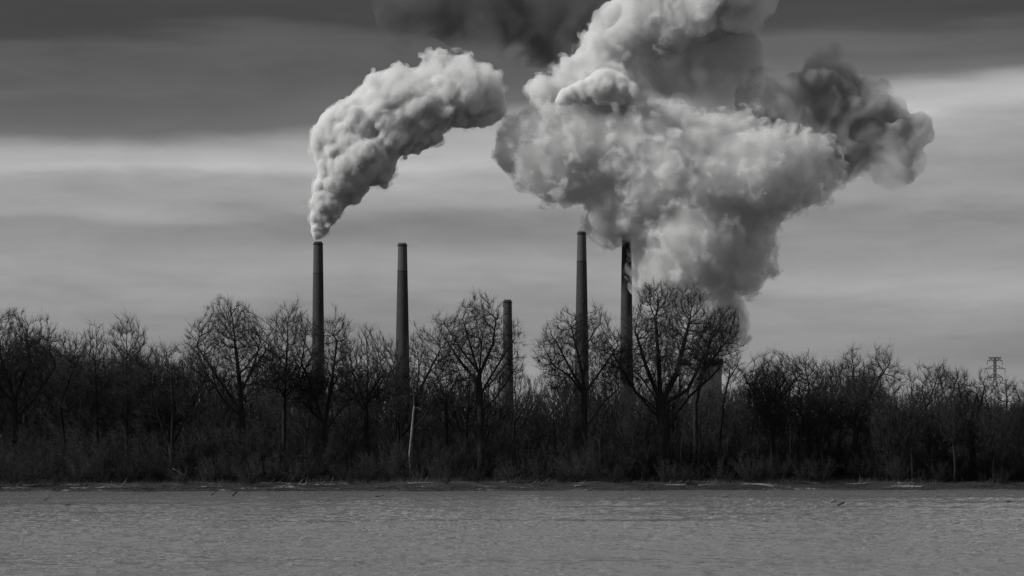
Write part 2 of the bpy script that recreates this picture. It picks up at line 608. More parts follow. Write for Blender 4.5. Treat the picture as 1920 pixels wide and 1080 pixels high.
for a in range(32):
    a0, a1 = a * math.pi / 16, (a + .5) * math.pi / 16
    a2_ = (a + 1) * math.pi / 16
    segs.append(((prof[0][0] * 1.06 * math.cos(a0), prof[0][0] * 1.06 * math.sin(a0), 0), (prof[0][0] * math.cos(a1), prof[0][0] * math.sin(a1), 9.2)))
    segs.append(((prof[0][0] * 1.06 * math.cos(a2_), prof[0][0] * 1.06 * math.sin(a2_), 0), (prof[0][0] * math.cos(a1), prof[0][0] * math.sin(a1), 9.2)))
V, q = bars(segs, 0.5, 6)
mesh_obj('leg_ring', V, [q], M['concrete_mid'], root)

# ---------------------------------------------------------------- power line tower
Yp = 1000.0
px0 = 1865.5
k = Yp / F
zb = float(ground_z(np.array([PX(px0, Yp)]), np.array([Yp]))[0]) - 0.3
zb0 = zb
root = empty('power_pylon', (PX(px0, Yp), Yp, zb), 'lattice steel power pylon with stepped arms rising beyond the trees', 'pylon')


def pz(y):
    return PZ(y, Yp) - zb0


hw = 2.1 * k
body = []
zz_ = [pz(670), pz(676), pz(683), pz(691), pz(699), pz(707.5)]
for i, za in enumerate(zz_):
    for sx in (-1, 1):
        for sy in (-1, 1):
            if i < len(zz_) - 1:
                body.append(((sx * hw, sy * hw, za), (sx * hw, sy * hw, zz_[i + 1])))
    if i < len(zz_) - 1:
        zn = zz_[i + 1]
        for s_ in (-1, 1):
            body += [((-hw, s_ * hw, za), (hw, s_ * hw, zn)), ((hw, s_ * hw, za), (-hw, s_ * hw, zn)),
                     ((s_ * hw, -hw, za), (s_ * hw, hw, zn)), ((-hw, s_ * hw, za), (hw, s_ * hw, za))]
V, q = bars(body, 0.085)
mesh_obj('lattice_mast', V, [q], M['steel'], root)
zf = pz(707.5)
foot = 10.0 * k + 1.2
for sx in (-1, 1):
    for sy in (-1, 1):
        sg = [((sx * hw, sy * hw, zf), (sx * foot, sy * foot, 0))]
        n_ = 7
        for i in range(n_):
            f0, f1 = i / n_, (i + 1) / n_
            r0 = hw + (foot - hw) * f0
            r1_ = hw + (foot - hw) * f1
            z0, z1 = zf * (1 - f0), zf * (1 - f1)
            sg.append(((sx * r0, sy * r0, z0), (0, sy * (r0 + r1_) / 2, (z0 + z1) / 2)))
            sg.append(((0, sy * (r0 + r1_) / 2, (z0 + z1) / 2), (sx * r1_, sy * r1_, z1)))
        V, q = bars(sg, 0.085)
        mesh_obj('leg', V, [q], M['steel'], root)
for (ya, xa, ins) in ((670, 12.2, 0), (676.5, 14.0, 8), (691.5, 19.0, 10), (707.5, 14.2, 9)):
    za = pz(ya)
    for s_ in (-1, 1):
        tip = (s_ * xa * k, 0, za)
        up = 1.4 if ya > 670 else -1.4
        sg = [((s_ * hw, -hw, za), tip), ((s_ * hw, hw, za), tip), ((s_ * hw, 0, za + up), tip)]
        for f_ in (.35, .65):
            sg.append(((s_ * hw + (tip[0] - s_ * hw) * f_, 0, za), (s_ * hw + (tip[0] - s_ * hw) * f_, 0, za + up * (1 - f_))))
        V, q = bars(sg, 0.1)
        arm = mesh_obj('cross_arm', V, [q], M['steel'], root)
        if ins:
            V, q = lathe([(0.03, 0)] + [(0.16 if i % 2 else 0.07, -ins * k * (i + 1) / 14) for i in range(14)], 6)
            o = mesh_obj('insulator', V + np.array([tip]), [q], M['steel'], arm)

print('works', round(time.time() - T0, 1))


# ---------------------------------------------------------------- trees
def attract(ells, n, g, depth=0.8):
    """random points in a union of ellipsoids, (cx,cz,rx,rz) in metres about the tree foot"""
    vol = np.array([e[2] * e[3] * e[2] for e in ells])
    cnt = np.maximum((vol / vol.sum() * n).astype(int), 12)
    out = []
    for e, c in zip(ells, cnt):
        u = g.normal(size=(c * 3, 3))
        u /= np.linalg.norm(u, axis=1, keepdims=True)
        rad = g.uniform(0.08, 1, c * 3) ** 0.45
        off = g.uniform(0, 90, 3)
        rad *= 0.62 + 0.66 * vnoise(u * 2.3 + off, 5)                   # ragged outline
        p = u * rad[:, None] * np.array([e[2], e[2] * depth, e[3]])
        keep = vnoise(p / 2.3 + off, 8) + 0.25 * g.uniform(-1, 1, len(p)) > 0.42    # clumps and gaps
        p = p[keep][:c]
        p += np.array([e[0], (g.uniform(-.2, .2) * e[2]), e[1]])
        out.append(p)
    return np.concatenate(out)


def colonize(stems, A, g, step, kill, infl=9.0, up=0.26, iters=140, inertia=0.5):
    """space colonization: branches grow from the given stems towards points A"""
    P, par, D = [], [], []
    for st in stems:
        prev = -1
        pts = [np.array(p, float) for p in st['pts']]
        if st.get('join') is not None:
            prev = st['join']
        path = []
        for a, b_ in zip(pts[:-1], pts[1:]):
            n = max(1, int(np.linalg.norm(b_ - a) / (step * 1.4)))
            for i in range(n):
                path.append(a + (b_ - a) * i / n)
        path.append(pts[-1])
        if prev >= 0:
            path = path[1:]
        for i, p in enumerate(path):
            P.append(p + g.normal(size=3) * step * 0.05)
            par.append(prev)
            dd = p - (P[prev] if prev >= 0 else p - np.array([0, 0, 1.0]))
            D.append(dd / max(np.linalg.norm(dd), 1e-6))
            prev = len(P) - 1
        st['end'] = prev
    P = np.array(P)
    D = np.array(D)
    par = list(par)
    n_stem = len(P)
    lowest = min(s['free'] for s in stems)
    near_d = np.full(len(A), 1e9)
    near_i = np.zeros(len(A), int)
    alive = np.ones(len(A), bool)
    ok0 = P[:, 2] > lowest
    ends = [st['end'] for st in stems]
    cand = np.where(ok0 & ((g.uniform(size=len(P)) < 0.3) | np.isin(np.arange(len(P)), ends)))[0]

    def relax(ids):
        d = np.linalg.norm(A[:, None, :] - P[ids][None, :, :], axis=2)
        j = d.argmin(axis=1)
        dm = d[np.arange(len(A)), j]
        up_ = dm < near_d
        near_d[up_] = dm[up_]
        near_i[up_] = ids[j[up_]]
    relax(cand)
    kids = np.zeros(len(P), int)
    stale = np.zeros(len(A), int)
    for it in range(iters):
        alive &= near_d > kill
        act = np.where(alive & (near_d < infl + (it < 6) * 30))[0]
        if len(act) == 0:
            break
        v = A[act] - P[near_i[act]]
        v /= np.maximum(np.linalg.norm(v, axis=1, keepdims=True), 1e-6)
        acc = np.zeros_like(P)
        np.add.at(acc, near_i[act], v)
        src = np.unique(near_i[act])
        src = src[kids[src] < np.where(src < n_stem, 4, 2)]
        if len(src) == 0:
            break
        d = acc[src]
        d /= np.maximum(np.linalg.norm(d, axis=1, keepdims=True), 1e-6)
        d = d + inertia * D[src] + np.array([0, 0, up]) + g.normal(size=d.shape) * 0.09
        d /= np.linalg.norm(d, axis=1, keepdims=True)
        newP = P[src] + d * step
        ids = np.arange(len(P), len(P) + len(src))
        kids[src] += 1
        P = np.concatenate([P, newP])
        D = np.concatenate([D, d])
        par += list(src)
        kids = np.concatenate([kids, np.zeros(len(src), int)])
        before = near_d.copy()
        relax(ids)
        stale[act] = np.where(near_d[act] < before[act] - 0.02, 0, stale[act] + 1)
        alive &= stale < 3
    return P, np.array(par), D


def tree_meshes(name_loc, stems, A, g, r_root, tip=0.021, step=0.42, kill=0.75, twigs=2.2, twig_len=(0.6, 1.9), twig_r=0.017, up=0.26, twig_up=0.7,
                mats=None, fork_z=3.0, infl=9.0):
    P, par, D = colonize(stems, A, g, step, kill, up=up, infl=infl)
    n = len(P)
    cnt = np.zeros(n)
    nk = np.bincount(par[par >= 0], minlength=n)
    cnt[nk == 0] = 1
    for i in range(n - 1, -1, -1):
        if par[i] >= 0:
            cnt[par[i]] += cnt[i]
    total = max(cnt[par < 0].max(), 3)
    ex = math.log(total) / math.log(max(r_root / tip, 2))
    r = tip * np.maximum(cnt, 1) ** (1 / ex)
    # root flare
    ch = np.where(par >= 0)[0]
    # the biggest child keeps the line of the trunk: thick wood follows it
    main = np.zeros(n, bool)
    for root_i in np.where(par < 0)[0]:
        main[root_i] = True
    best = {}
    for i in ch:
        p_ = par[i]
        if p_ not in best or cnt[i] > cnt[best[p_]]:
            best[p_] = i
    for i in ch:
        if main[par[i]] and best[par[i]] == i and (P[i, 2] < fork_z or r[i] > r_root * 0.62):
            main[i] = True
    p0, p1 = P[par[ch]], P[ch]
    dv = p1 - p0
    r0 = np.where((nk[par[ch]] > 1) & ~main[ch], np.minimum(r[par[ch]], r[ch] * 1.18), r[par[ch]])
    r1 = r[ch]
    flare = 1 + 0.7 * np.exp(-np.maximum(p0[:, 2] - 0, 0) / 0.7)
    flare1 = 1 + 0.7 * np.exp(-np.maximum(p1[:, 2] - 0, 0) / 0.7)
    big = r[ch] > 0.14
    r0 = np.where(main[ch], r0 * flare, r0)
    r1 = np.where(main[ch], r1 * flare1, r1)
    p1 = p1 + dv * np.where(r1 > 0.08, 0.12, 0.0)[:, None]
    mats = mats or (M['bark'], M['twig'])
    mt = main[ch]
    tr = [prisms(p0[mt], p1[mt], r0[mt], r1[mt], 9)]
    cr = []
    sel = ~mt & big
    if sel.any():
        cr.append(prisms(p0[sel], p1[sel], r0[sel], r1[sel], 6))
    sel = ~mt & ~big & (r[ch] > 0.045)
    if sel.any():
        cr.append(prisms(p0[sel], p1[sel], r0[sel], r1[sel], 4))
    sel = ~mt & (r[ch] <= 0.045)
    if sel.any():
        cr.append(prisms(p0[sel], p1[sel], r0[sel], r1[sel], 3))
    # twigs on the thin wood
    thin = ch[(r[ch] < 0.075)]
    k_ = g.poisson(twigs * np.where(nk[thin] == 0, 1.9, 0.8))
    src = np.repeat(thin, k_)
    if len(src):
        f_ = g.uniform(0, 1, len(src))[:, None]
        b0 = P[par[src]] * (1 - f_) + P[src] * f_
        d = D[src] + g.normal(size=(len(src), 3)) * 0.42 + np.array([0, 0, twig_up])
        d /= np.linalg.norm(d, axis=1, keepdims=True)
        L = g.uniform(twig_len[0], twig_len[1], len(src)) * g.uniform(0.5, 1.1, len(src))
        e = b0 + d * L[:, None]
        cr.append(cones(b0, e, np.full(len(src), twig_r)))
        # side shoots on the twigs
        s2 = np.where(g.uniform(size=len(src)) < 0.8)[0]
        b2 = b0[s2] + (e - b0)[s2] * g.uniform(0.3, 0.7, len(s2))[:, None]
        d2 = d[s2] + g.normal(size=(len(s2), 3)) * 0.6 + np.array([0, 0, 0.3])
        d2 /= np.linalg.norm(d2, axis=1, keepdims=True)
        cr.append(cones(b2, b2 + d2 * (L[s2] * 0.55)[:, None], np.full(len(s2), twig_r * 0.8)))
    return merge(tr), merge(cr)


N_TRI = 0


def build_tree(name, px, Y, trunk, crown, label=None, cat='tree', group=None, seed=1, width=10.0, n=900, mats=None, depth=0.8, **kw):
    """trunk: list of stems, each a list of photograph points (foot first); crown: ellipses (cx, cy, rx, ry) in photograph pixels"""
    global N_TRI
    g = np.random.default_rng(seed)
    k = Y / F
    Y = float(waterline(np.array([PX(px, Y)]))[0]) + 16.0 + max(0.0, Y - 398) * 1.0
    k = Y / F
    x0 = PX(px, Y)
    zg = float(ground_z(np.array([x0]), np.array([Y]))[0]) - 0.25

    def loc(p, yo=0.0):
        return np.array([PX(p[0], Y) - x0, yo, PZ(p[1], Y) - zg])
    ell = [((cx - px) * k, PZ(cyy, Y) - zg, rx_ * k, ry_ * k) for cx, cyy, rx_, ry_ in crown]
    A = attract(ell, n, g, depth)
    stems = []
    for i, st in enumerate(trunk):
        pts = [np.array([0, 0, 0.0])] if i == 0 else []
        yo = g.uniform(-2.0, 2.0)
        for j, p in enumerate(st):
            pts.append(loc(p, 0 if i == 0 else yo * j / max(1, len(st) - 1)))
        stems.append({'pts': pts, 'free': max(pts[-1][2] * 0.5, 2.0), 'join': None})
    # limbs given by hand start from the nearest point of the first stem
    if len(stems) > 1:
        step = kw.get('step', 0.42)
        pts0 = []
        a_ = stems[0]['pts']
        for a, b_ in zip(a_[:-1], a_[1:]):
            nn = max(1, int(np.linalg.norm(b_ - a) / (step * 1.4)))
            for i in range(nn):
                pts0.append(a + (b_ - a) * i / nn)
        pts0.append(a_[-1])
        pts0 = np.array(pts0)
        for st in stems[1:]:
            j = int(np.linalg.norm(pts0 - st['pts'][0], axis=1).argmin())
            st['join'] = j
    zmin = min(s_['free'] for s_ in stems)
    for s_ in stems:
        s_['free'] = zmin
    fork = stems[0]['pts'][-1][2]
    (tv, tf), (cv, cf) = tree_meshes(None, stems, A, g, width * k / 2, mats=mats, fork_z=fork, **kw)
    mats = mats or (M['bark'], M['twig'])
    root = empty(name, (x0, Y, zg), label, cat, group)
    mesh_obj('trunk', tv, tf, mats[0], root)
    mesh_obj('crown', cv, cf, mats[1], root)
    N_TRI += sum(len(f_) * (f_.shape[1] - 2) for f_ in tf + cf)
    return root


SKYLINE = [
    # px, Y, trunk stems, crown ellipses, trunk width px, attractors, label
    (25, 408, [[(28, 820), (27, 745)], [(27, 745), (5, 680)], [(27, 750), (52, 675)]], [(20, 655, 62, 78), (70, 655, 42, 62), (-15, 690, 40, 70)], 13, 1250,
     'dense twiggy bare tree, leftmost of the tall crowns in full view'),
    (118, 418, [[(120, 830), (112, 760)], [(112, 760), (138, 690)]], [(125, 695, 42, 66), (100, 720, 40, 50)], 9, 800,
     'bushy bare tree with a low rounded top, second from the left edge'),
    (186, 412, [[(184, 830), (180, 740), (178, 690)]], [(178, 672, 28, 60), (190, 720, 38, 45)], 7, 700,
     'narrow bare tree with a thin pointed top left of the fan-topped slim tree'),
    (236, 406, [[(237, 850), (237, 760), (237, 680)]], [(237, 645, 36, 46), (240, 720, 52, 48)], 9, 950,
     'slim straight bare tree with a small fan-shaped top standing in the skyline dip'),
    (322, 402, [[(323, 860), (320, 840)], [(320, 842), (345, 790), (385, 715)], [(320, 842), (298, 780), (290, 720)], [(322, 846), (326, 770), (325, 700)]],
     [(312, 690, 42, 50), (370, 700, 32, 50), (285, 720, 30, 45)], 15, 1000,
     'low-forking bare tree with three spreading stems, below the gap left of the big round tree'),
    (452, 405, [[(455, 850), (452, 760), (447, 700), (440, 640)], [(452, 770), (405, 705), (368, 650)], [(450, 740), (478, 680), (490, 640)]],
     [(438, 628, 62, 66), (378, 650, 36, 52), (480, 660, 36, 58)], 16, 1700,
     'large round-crowned bare tree, tallest left of the smoking chimney'),
    (535, 412, [[(532, 840), (533, 740), (538, 660)], [(533, 750), (508, 690)]], [(540, 625, 34, 54), (525, 690, 46, 56)], 10, 1150,
     'upright bare tree with narrow pointed top just left of the smoking chimney'),
    (612, 404, [[(612, 850), (608, 800)], [(608, 800), (588, 735), (566, 680)], [(609, 795), (622, 720), (632, 640)]],
     [(628, 640, 34, 56), (575, 655, 30, 62), (600, 700, 58, 46)], 13, 1350,
     'forked bare tree straddling the foot of the smoking chimney'),
    (690, 410, [[(688, 850), (686, 760), (690, 700)], [(686, 765), (662, 700)], [(687, 760), (716, 690)]],
     [(690, 662, 30, 48), (655, 685, 30, 46), (722, 680, 30, 50)], 11, 1250,
     'broad low bare tree between the smoking chimney and the second chimney'),
    (778, 405, [[(772, 850), (778, 760), (786, 690)], [(780, 745), (808, 690), (826, 655)]], [(788, 656, 28, 46), (815, 660, 30, 40), (765, 700, 34, 44)], 10, 950,
     'leaning bare tree with thin forked top, right of the second chimney'),
    (842, 420, [[(838, 840), (836, 745)], [(836, 750), (862, 700)], [(836, 750), (816, 700)]], [(840, 710, 40, 40), (815, 700, 26, 34)], 7, 560,
     'small bare tree in the gap left of the open spreading tree'),
    (900, 400, [[(902, 860), (901, 775), (898, 715), (903, 640)], [(899, 722), (862, 675), (828, 625)], [(899, 705), (880, 640), (868, 600)],
                [(900, 740), (930, 690), (966, 635)], [(900, 700), (924, 645), (930, 600)]],
     [(898, 605, 52, 50), (838, 625, 32, 38), (958, 630, 28, 34), (890, 650, 70, 40)], 17, 1150,
     'open spreading bare tree with clear dark limbs, left of the short chimney'),
    (1093, 402, [[(1095, 850), (1096, 765), (1094, 710)], [(1095, 735), (1068, 690), (1042, 640)], [(1094, 715), (1082, 660), (1070, 610)], [(1095, 740), (1130, 690), (1150, 660)],
                 [(1094, 712), (1098, 650)]],
     [(1062, 630, 46, 50), (1110, 640, 46, 58), (1145, 660, 34, 50), (1035, 660, 38, 40)], 15, 1350,
     'spreading bare tree in front of the tall idle chimney'),
    (1240, 398, [[(1240, 860), (1242, 790), (1238, 745)], [(1238, 750), (1212, 690), (1190, 620)], [(1238, 745), (1235, 680), (1228, 600)], [(1240, 755), (1268, 700), (1290, 610)],
                 [(1240, 762), (1290, 730), (1318, 670)], [(1240, 775), (1205, 745), (1180, 720)]],
     [(1240, 600, 60, 74), (1300, 592, 44, 62), (1198, 640, 38, 70), (1270, 650, 74, 54), (1340, 640, 36, 44)], 27, 2600,
     'biggest bare tree of the wood, huge domed crown in front of the steam cloud'),
    (1304, 404, [[(1304, 850), (1304, 755), (1316, 700), (1332, 640)], [(1305, 745), (1345, 728), (1375, 715)], [(1318, 700), (1350, 655)]],
     [(1352, 622, 40, 52), (1325, 660, 34, 34), (1378, 640, 16, 30)], 11, 950,
     'leaning bare tree with crown reaching right, in front of the cooling tower'),
    (1362, 408, [[(1350, 830), (1358, 745), (1368, 700)], [(1362, 720), (1384, 680)]], [(1374, 690, 22, 28)], 5, 260,
     'small thin bare tree with one branch pointing out past the cooling tower edge'),
    (1440, 404, [[(1450, 850), (1440, 770), (1442, 730)], [(1440, 770), (1415, 720)], [(1440, 765), (1470, 715)]],
     [(1440, 722, 42, 58), (1478, 712, 32, 50), (1405, 745, 30, 48)], 12, 1500,
     'dense dome-topped bare tree just right of the skyline gap beside the cooling tower'),
    (1520, 410, [[(1516, 850), (1518, 760), (1516, 720)], [(1518, 765), (1545, 710)]], [(1510, 712, 32, 50), (1545, 722, 32, 48), (1490, 740, 26, 46)], 10, 1150,
     'bushy rounded bare tree between the dome-topped tree and the spiky pale-topped tree'),
    (1602, 403, [[(1604, 850), (1606, 760), (1600, 700)], [(1606, 770), (1636, 735)]], [(1598, 692, 24, 40), (1605, 730, 40, 44)], 9, 800,
     'spiky narrow-topped bare tree, higher of the pair in the right half'),
    (1610, 399, [[(1600, 850), (1610, 790), (1636, 730), (1655, 695)], [(1612, 785), (1660, 748)], [(1606, 800), (1580, 750)]],
     [(1652, 700, 32, 46), (1678, 715, 22, 36), (1630, 740, 46, 34)], 13, 1150,
     'bare tree leaning right with long rising limbs, beside the spiky narrow tree'),
    (1735, 409, [[(1742, 850), (1738, 770), (1728, 730)], [(1738, 765), (1756, 720)]], [(1722, 722, 24, 36), (1755, 720, 26, 38), (1738, 755, 40, 30)], 9, 850,
     'bare tree with two low tufted tops, midway between leaning tree and pylon'),
    (1778, 403, [[(1772, 840), (1768, 775), (1766, 740)], [(1768, 770), (1790, 730)]], [(1768, 716, 22, 34), (1788, 738, 26, 32)], 8, 620,
     'narrow bare tree with dark upright top left of the crooked twin-stemmed tree'),
    (1822, 402, [[(1822, 840), (1818, 790)], [(1818, 792), (1800, 750), (1795, 720)], [(1818, 790), (1842, 755), (1848, 725)]],
     [(1800, 725, 22, 26), (1843, 722, 24, 26), (1825, 745, 30, 18)], 10, 620,
     'crooked twin-stemmed bare tree just left of the pylon'),
    (1888, 407, [[(1886, 850), (1887, 770), (1888, 745)]], [(1888, 733, 24, 24), (1872, 750, 18, 22), (1906, 745, 14, 20)], 8, 560,
     'small fan-topped bare tree just right of the pylon'),
    (1932, 409, [[(1930, 850), (1932, 760)]], [(1934, 740, 18, 36), (1950, 760, 30, 50)], 9, 700,
     'bare tree cut off by the right edge of the photo'),
    (-70, 410, [[(-72, 840), (-70, 750)]], [(-75, 680, 60, 80)], 12, 700, 'bare tree standing just beyond the left edge of the photo'),
]
for i, (px, Y, tr, crn, wd, n, lab) in enumerate(SKYLINE):
    ga = np.random.default_rng(900 + i)
    tr = [list(st) for st in tr]
    half = max(abs(c_[0] - px) + c_[2] for c_ in crn)
    low_y = max(c_[1] for c_ in crn)
    foot = tr[0][-1]
    if 1290 < px < 1380:
        wd, half = wd, 0
    for s_ in (-1, 1, ga.choice([-1, 1])) if half else ():                      # lower side limbs
        y0 = ga.uniform(min(max(foot[1] + 8, low_y + 20), 800), 818)
        ln = half * ga.uniform(.5, .95)
        tr.append([(tr[0][0][0], y0), (tr[0][0][0] + s_ * ln * .5, y0 - ln * ga.uniform(.45, .8)), (tr[0][0][0] + s_ * ln, y0 - ln * ga.uniform(1.0, 1.6))])
    crn = list(crn) + ([] if not half else [(px - half * .4, low_y + 35, half * .5, 45), (px + half * .4, low_y + 40, half * .5, 45)])
    wd *= .8
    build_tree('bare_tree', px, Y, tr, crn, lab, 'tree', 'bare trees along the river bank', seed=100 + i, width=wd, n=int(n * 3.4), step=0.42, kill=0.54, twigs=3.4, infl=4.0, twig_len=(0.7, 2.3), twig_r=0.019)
print('skyline trees', N_TRI, round(time.time() - T0, 1))
# ---------------------------------------------------------------- wood behind: copies of a few kinds, each tree a thing
def generic_tree(i, h, wpx, seed, low=0.28, n=1500, mats=None, **kw):
    """a tree about h metres tall built at the origin of its own foot"""
    g = np.random.default_rng(seed)
    rx_ = wpx / 2
    lean = g.uniform(-.8, .8)
    fz = h * low
    stems = [{'pts': [np.zeros(3), np.array([lean * .4, 0, fz * .6]), np.array([lean, g.uniform(-.5, .5), fz])], 'free': fz * 0.8, 'join': None}]
    ell = [(lean, h * (low + (1 - low) * .52), rx_, h * (1 - low) * .5),
           (lean + g.uniform(-1, 1) * rx_ * .6, h * (low + (1 - low) * .4), rx_ * .7, h * (1 - low) * .36),
           (lean + g.uniform(-1, 1) * rx_ * .3, h * .8, rx_ * .5, h * .2)]
    A = attract(ell, n, g)
    return stems, A, g


def make_generic(name, label, cat, group, h, wpx, seed, n=1500, r_root=0.22, mats=None, low=0.28, **kw):
    stems, A, g = generic_tree(0, h, wpx, seed, low, n)
    mats = mats or (M['bark'], M['twig'])
    (tv, tf), (cv, cf) = tree_meshes(None, stems, A, g, r_root, mats=mats, fork_z=h * low, step=kw.pop('step', 0.45), kill=kw.pop('kill', 0.6), infl=4.0, twig_len=(0.7, 2.0), **kw)
    root = empty(name, (0, 0, 0), label, cat, group)
    mesh_obj('trunk', tv, tf, mats[0], root)
    mesh_obj('crown', cv, cf, mats[1], root)
    return root


def ground_at(x, y):
    return float(ground_z(np.array([x]), np.array([y]))[0])


ZONES = [(60, 'at the left edge'), (160, 'near the bushy low-topped tree'), (275, 'near the slim fan-topped tree'), (395, 'near the three-stemmed tree'),
         (530, 'near the large round-crowned tree'), (655, 'below the smoking chimney'), (800, 'below the second chimney'), (925, 'near the open spreading tree'),
         (1025, 'below the short chimney'), (1150, 'below the tall idle chimney'), (1285, 'near the biggest domed tree'), (1395, 'below the cooling tower'),
         (1560, 'right of the cooling tower'), (1700, 'near the tree leaning right'), (1840, 'left of the pylon'), (9999, 'at the right edge')]
ORD = 'first second third fourth fifth sixth seventh eighth ninth tenth eleventh twelfth thirteenth fourteenth fifteenth sixteenth seventeenth eighteenth nineteenth twentieth'.split()
ROWS = {}


def in_row(o, px, row):
    ROWS.setdefault((row, zone(px)), []).append((px, o))


def zone(px):
    return next(z for lim, z in ZONES if px < lim)


g2 = np.random.default_rng(5)
# row behind the bank trees: tops at about photograph rows 680 to 740
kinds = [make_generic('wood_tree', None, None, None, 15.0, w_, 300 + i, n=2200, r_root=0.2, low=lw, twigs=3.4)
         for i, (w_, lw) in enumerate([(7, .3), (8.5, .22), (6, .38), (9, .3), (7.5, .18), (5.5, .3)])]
used = set()
spots = []
for i in range(92):
    px = -90 + i * (2100 / 92.0) + g2.uniform(-14, 14)
    Y = g2.uniform(420, 462)
    top = 690 + 32 * g2.uniform(-1, 1) - 12 * math.sin(px / 210.0) + (22 if px > 1400 else 0)
    if px > 1650:
        top = max(top, 726) + 10
    if 985 < px < 1010 or 800 < px < 860 or 1355 < px < 1400:
        top += 12
    if 1285 < px < 1400:
        top = 724
    if px > 1835:
        top = 752
    spots.append((px, Y, top))
for i in range(26):
    px = -100 + i * (460 / 26.0) + g2.uniform(-8, 8)
    spots.append((px, g2.uniform(425, 470), (645 if px < 120 else 672) + 26 * g2.uniform(-1, 1)))
for i in range(62):
    spots.append((-120 + i * (2160 / 62.0) + g2.uniform(-18, 18), g2.uniform(470, 560), 735 + 16 * g2.uniform(-1, 1)))
for i, (px, Y, top) in enumerate(spots):
    lab_w = 'bare tree deep in the dark wood ' + zone(px)
    j = int(g2.integers(len(kinds)))
    x = PX(px, Y)
    zg = ground_at(x, Y) - 0.2
    sc = (PZ(top, Y) - zg) / 15.2
    args = ((x, Y, zg), g2.uniform(0, 6.28), (sc * g2.uniform(.85, 1.15), sc * g2.uniform(.85, 1.15), sc))
    if j not in used:
        used.add(j)
        o = kinds[j]
        o.location, o.rotation_euler, o.scale = args[0], (0, 0, args[1]), args[2]
        tag(o, lab_w, 'tree', 'bare trees in the wood behind')
    else:
        o = copy_tree(kinds[j], *args, label=lab_w, group='bare trees in the wood behind', cat='tree')
    if i < 118:
        in_row(o, px, 'dark bare tree from left just behind the bank trees')
for j, o in enumerate(kinds):
    if j not in used:
        for ch in list(o.children):
            bpy.data.objects.remove(ch)
        bpy.data.objects.remove(o)
print('wood', round(time.time() - T0, 1))


# shrubs and saplings of the thicket along the bank
def shrub_mesh(seed, h, w_, n_st, mat_t, r=0.022, tw=5):
    g = np.random.default_rng(seed)
    p0, p1, r0, r1 = [], [], [], []
    tb, te = [], []
    for s_ in range(n_st):
        a = g.uniform(0, 6.28)
        b_ = np.array([math.cos(a), math.sin(a), 0]) * g.uniform(0, .4) * w_ * .5
        d = np.array([math.cos(a) * g.uniform(0, .95), math.sin(a) * g.uniform(0, .95), 1.0])
        L = h * g.uniform(.55, 1.0)
        ns = 6
        p = b_
        for k in range(ns):
            d = d + g.normal(size=3) * 0.2 + np.array([0, 0, .05])
            d /= np.linalg.norm(d)
            q = p + d * L / ns
            p0.append(p)
            p1.append(q)
            r0.append(r * (1 - k / ns) + .006)
            r1.append(r * (1 - (k + 1) / ns) + .006)
            if k > 0:
                for _ in range(tw):
                    f_ = g.uniform()
                    s0 = p + (q - p) * f_
                    dd = d + g.normal(size=3) * .85
                    dd /= np.linalg.norm(dd)
                    l_ = g.uniform(.3, 1.0) * (1.3 - k / ns * .6) * h / 5
                    tb.append(s0)
                    te.append(s0 + dd * l_)
                    if g.uniform() < .7:
                        d3 = dd + g.normal(size=3) * .5 + np.array([0, 0, .2])
                        d3 /= np.linalg.norm(d3)
                        s1 = s0 + dd * l_ * .5
                        tb.append(s1)
                        te.append(s1 + d3 * l_ * .6)
            p = q
    A_ = prisms(np.array(p0), np.array(p1), r0, r1, 3)
    B_ = cones(np.array(tb), np.array(te), np.full(len(tb), .011))
    return A_, B_


def make_shrub(name, seed, h, w_, n_st, mats, **kw):
    n_st = int(n_st * .55)
    A_, B_ = shrub_mesh(seed, h, w_, n_st, mats, **kw)
    root = empty(name, (0, 0, 0))
    tag(mesh_obj('stems', A_[0], [A_[1]], mats[0], root), kind='stuff')
    tag(mesh_obj('twigs', B_[0], [B_[1]], mats[1], root), kind='stuff')
    return root


shr = [make_shrub('shrub', 500 + i, 5.0, w_, n_, (M['twig'], mt_), tw=13) for i, (w_, n_, mt_) in enumerate(
    [(4.0, 34, M['twig']), (5.0, 44, M['twig_grey']), (3.2, 30, M['twig']), (4.5, 40, M['twig_grey']), (3.6, 30, M['twig']), (5.5, 44, M['twig'])])]
first = set()
for i in range(210):
    px = -70 + i * (2060 / 210.0) + g2.uniform(-9, 9)
    lay = i % 3
    d_ = (g2.uniform(6.5, 14), g2.uniform(14, 27), g2.uniform(32, 60))[lay]
    x = PX(px, 400)
    y = float(waterline(np.array([x]))[0]) + d_
    x = PX(px, y)
    h = (g2.uniform(1.6, 6.5), g2.uniform(6, 10.0), g2.uniform(8.5, 12.5))[lay]
    if lay == 2 and px > 1660:
        h *= .85
    j = int(g2.integers(len(shr)))
    args = ((x, y, ground_at(x, y) - .1), g2.uniform(0, 6.28), (h / 5 * g2.uniform(.8, 1.2),) * 2 + (h / 5,))
    lb, gr_ = (('low leafless shrub on the bank edge ', 'low shrubs along the bank'),
               ('leafless thicket shrub among the bank trunks ', 'thicket shrubs among the trunks'),
               ('tall leafless shrub in the dark thicket ', 'tall thicket shrubs behind the trunks'))[lay]
    lb += zone(px)
    if j not in first:
        first.add(j)
        o = shr[j]
        o.location, o.rotation_euler, o.scale = args[0], (0, 0, args[1]), args[2]
        tag(o, lb, 'shrub', gr_)
    else:
        o = copy_tree(shr[j], *args, label=lb, group=gr_, cat='shrub')
    if lay == 0:
        in_row(o, px, 'low leafless shrub from left on the bank edge')
for (row, zn), lst in ROWS.items():
    for n_o, (_, o) in enumerate(sorted(lst, key=lambda e_: e_[0])):
        o['label'] = ORD[n_o] + ' ' + row + ' ' + zn

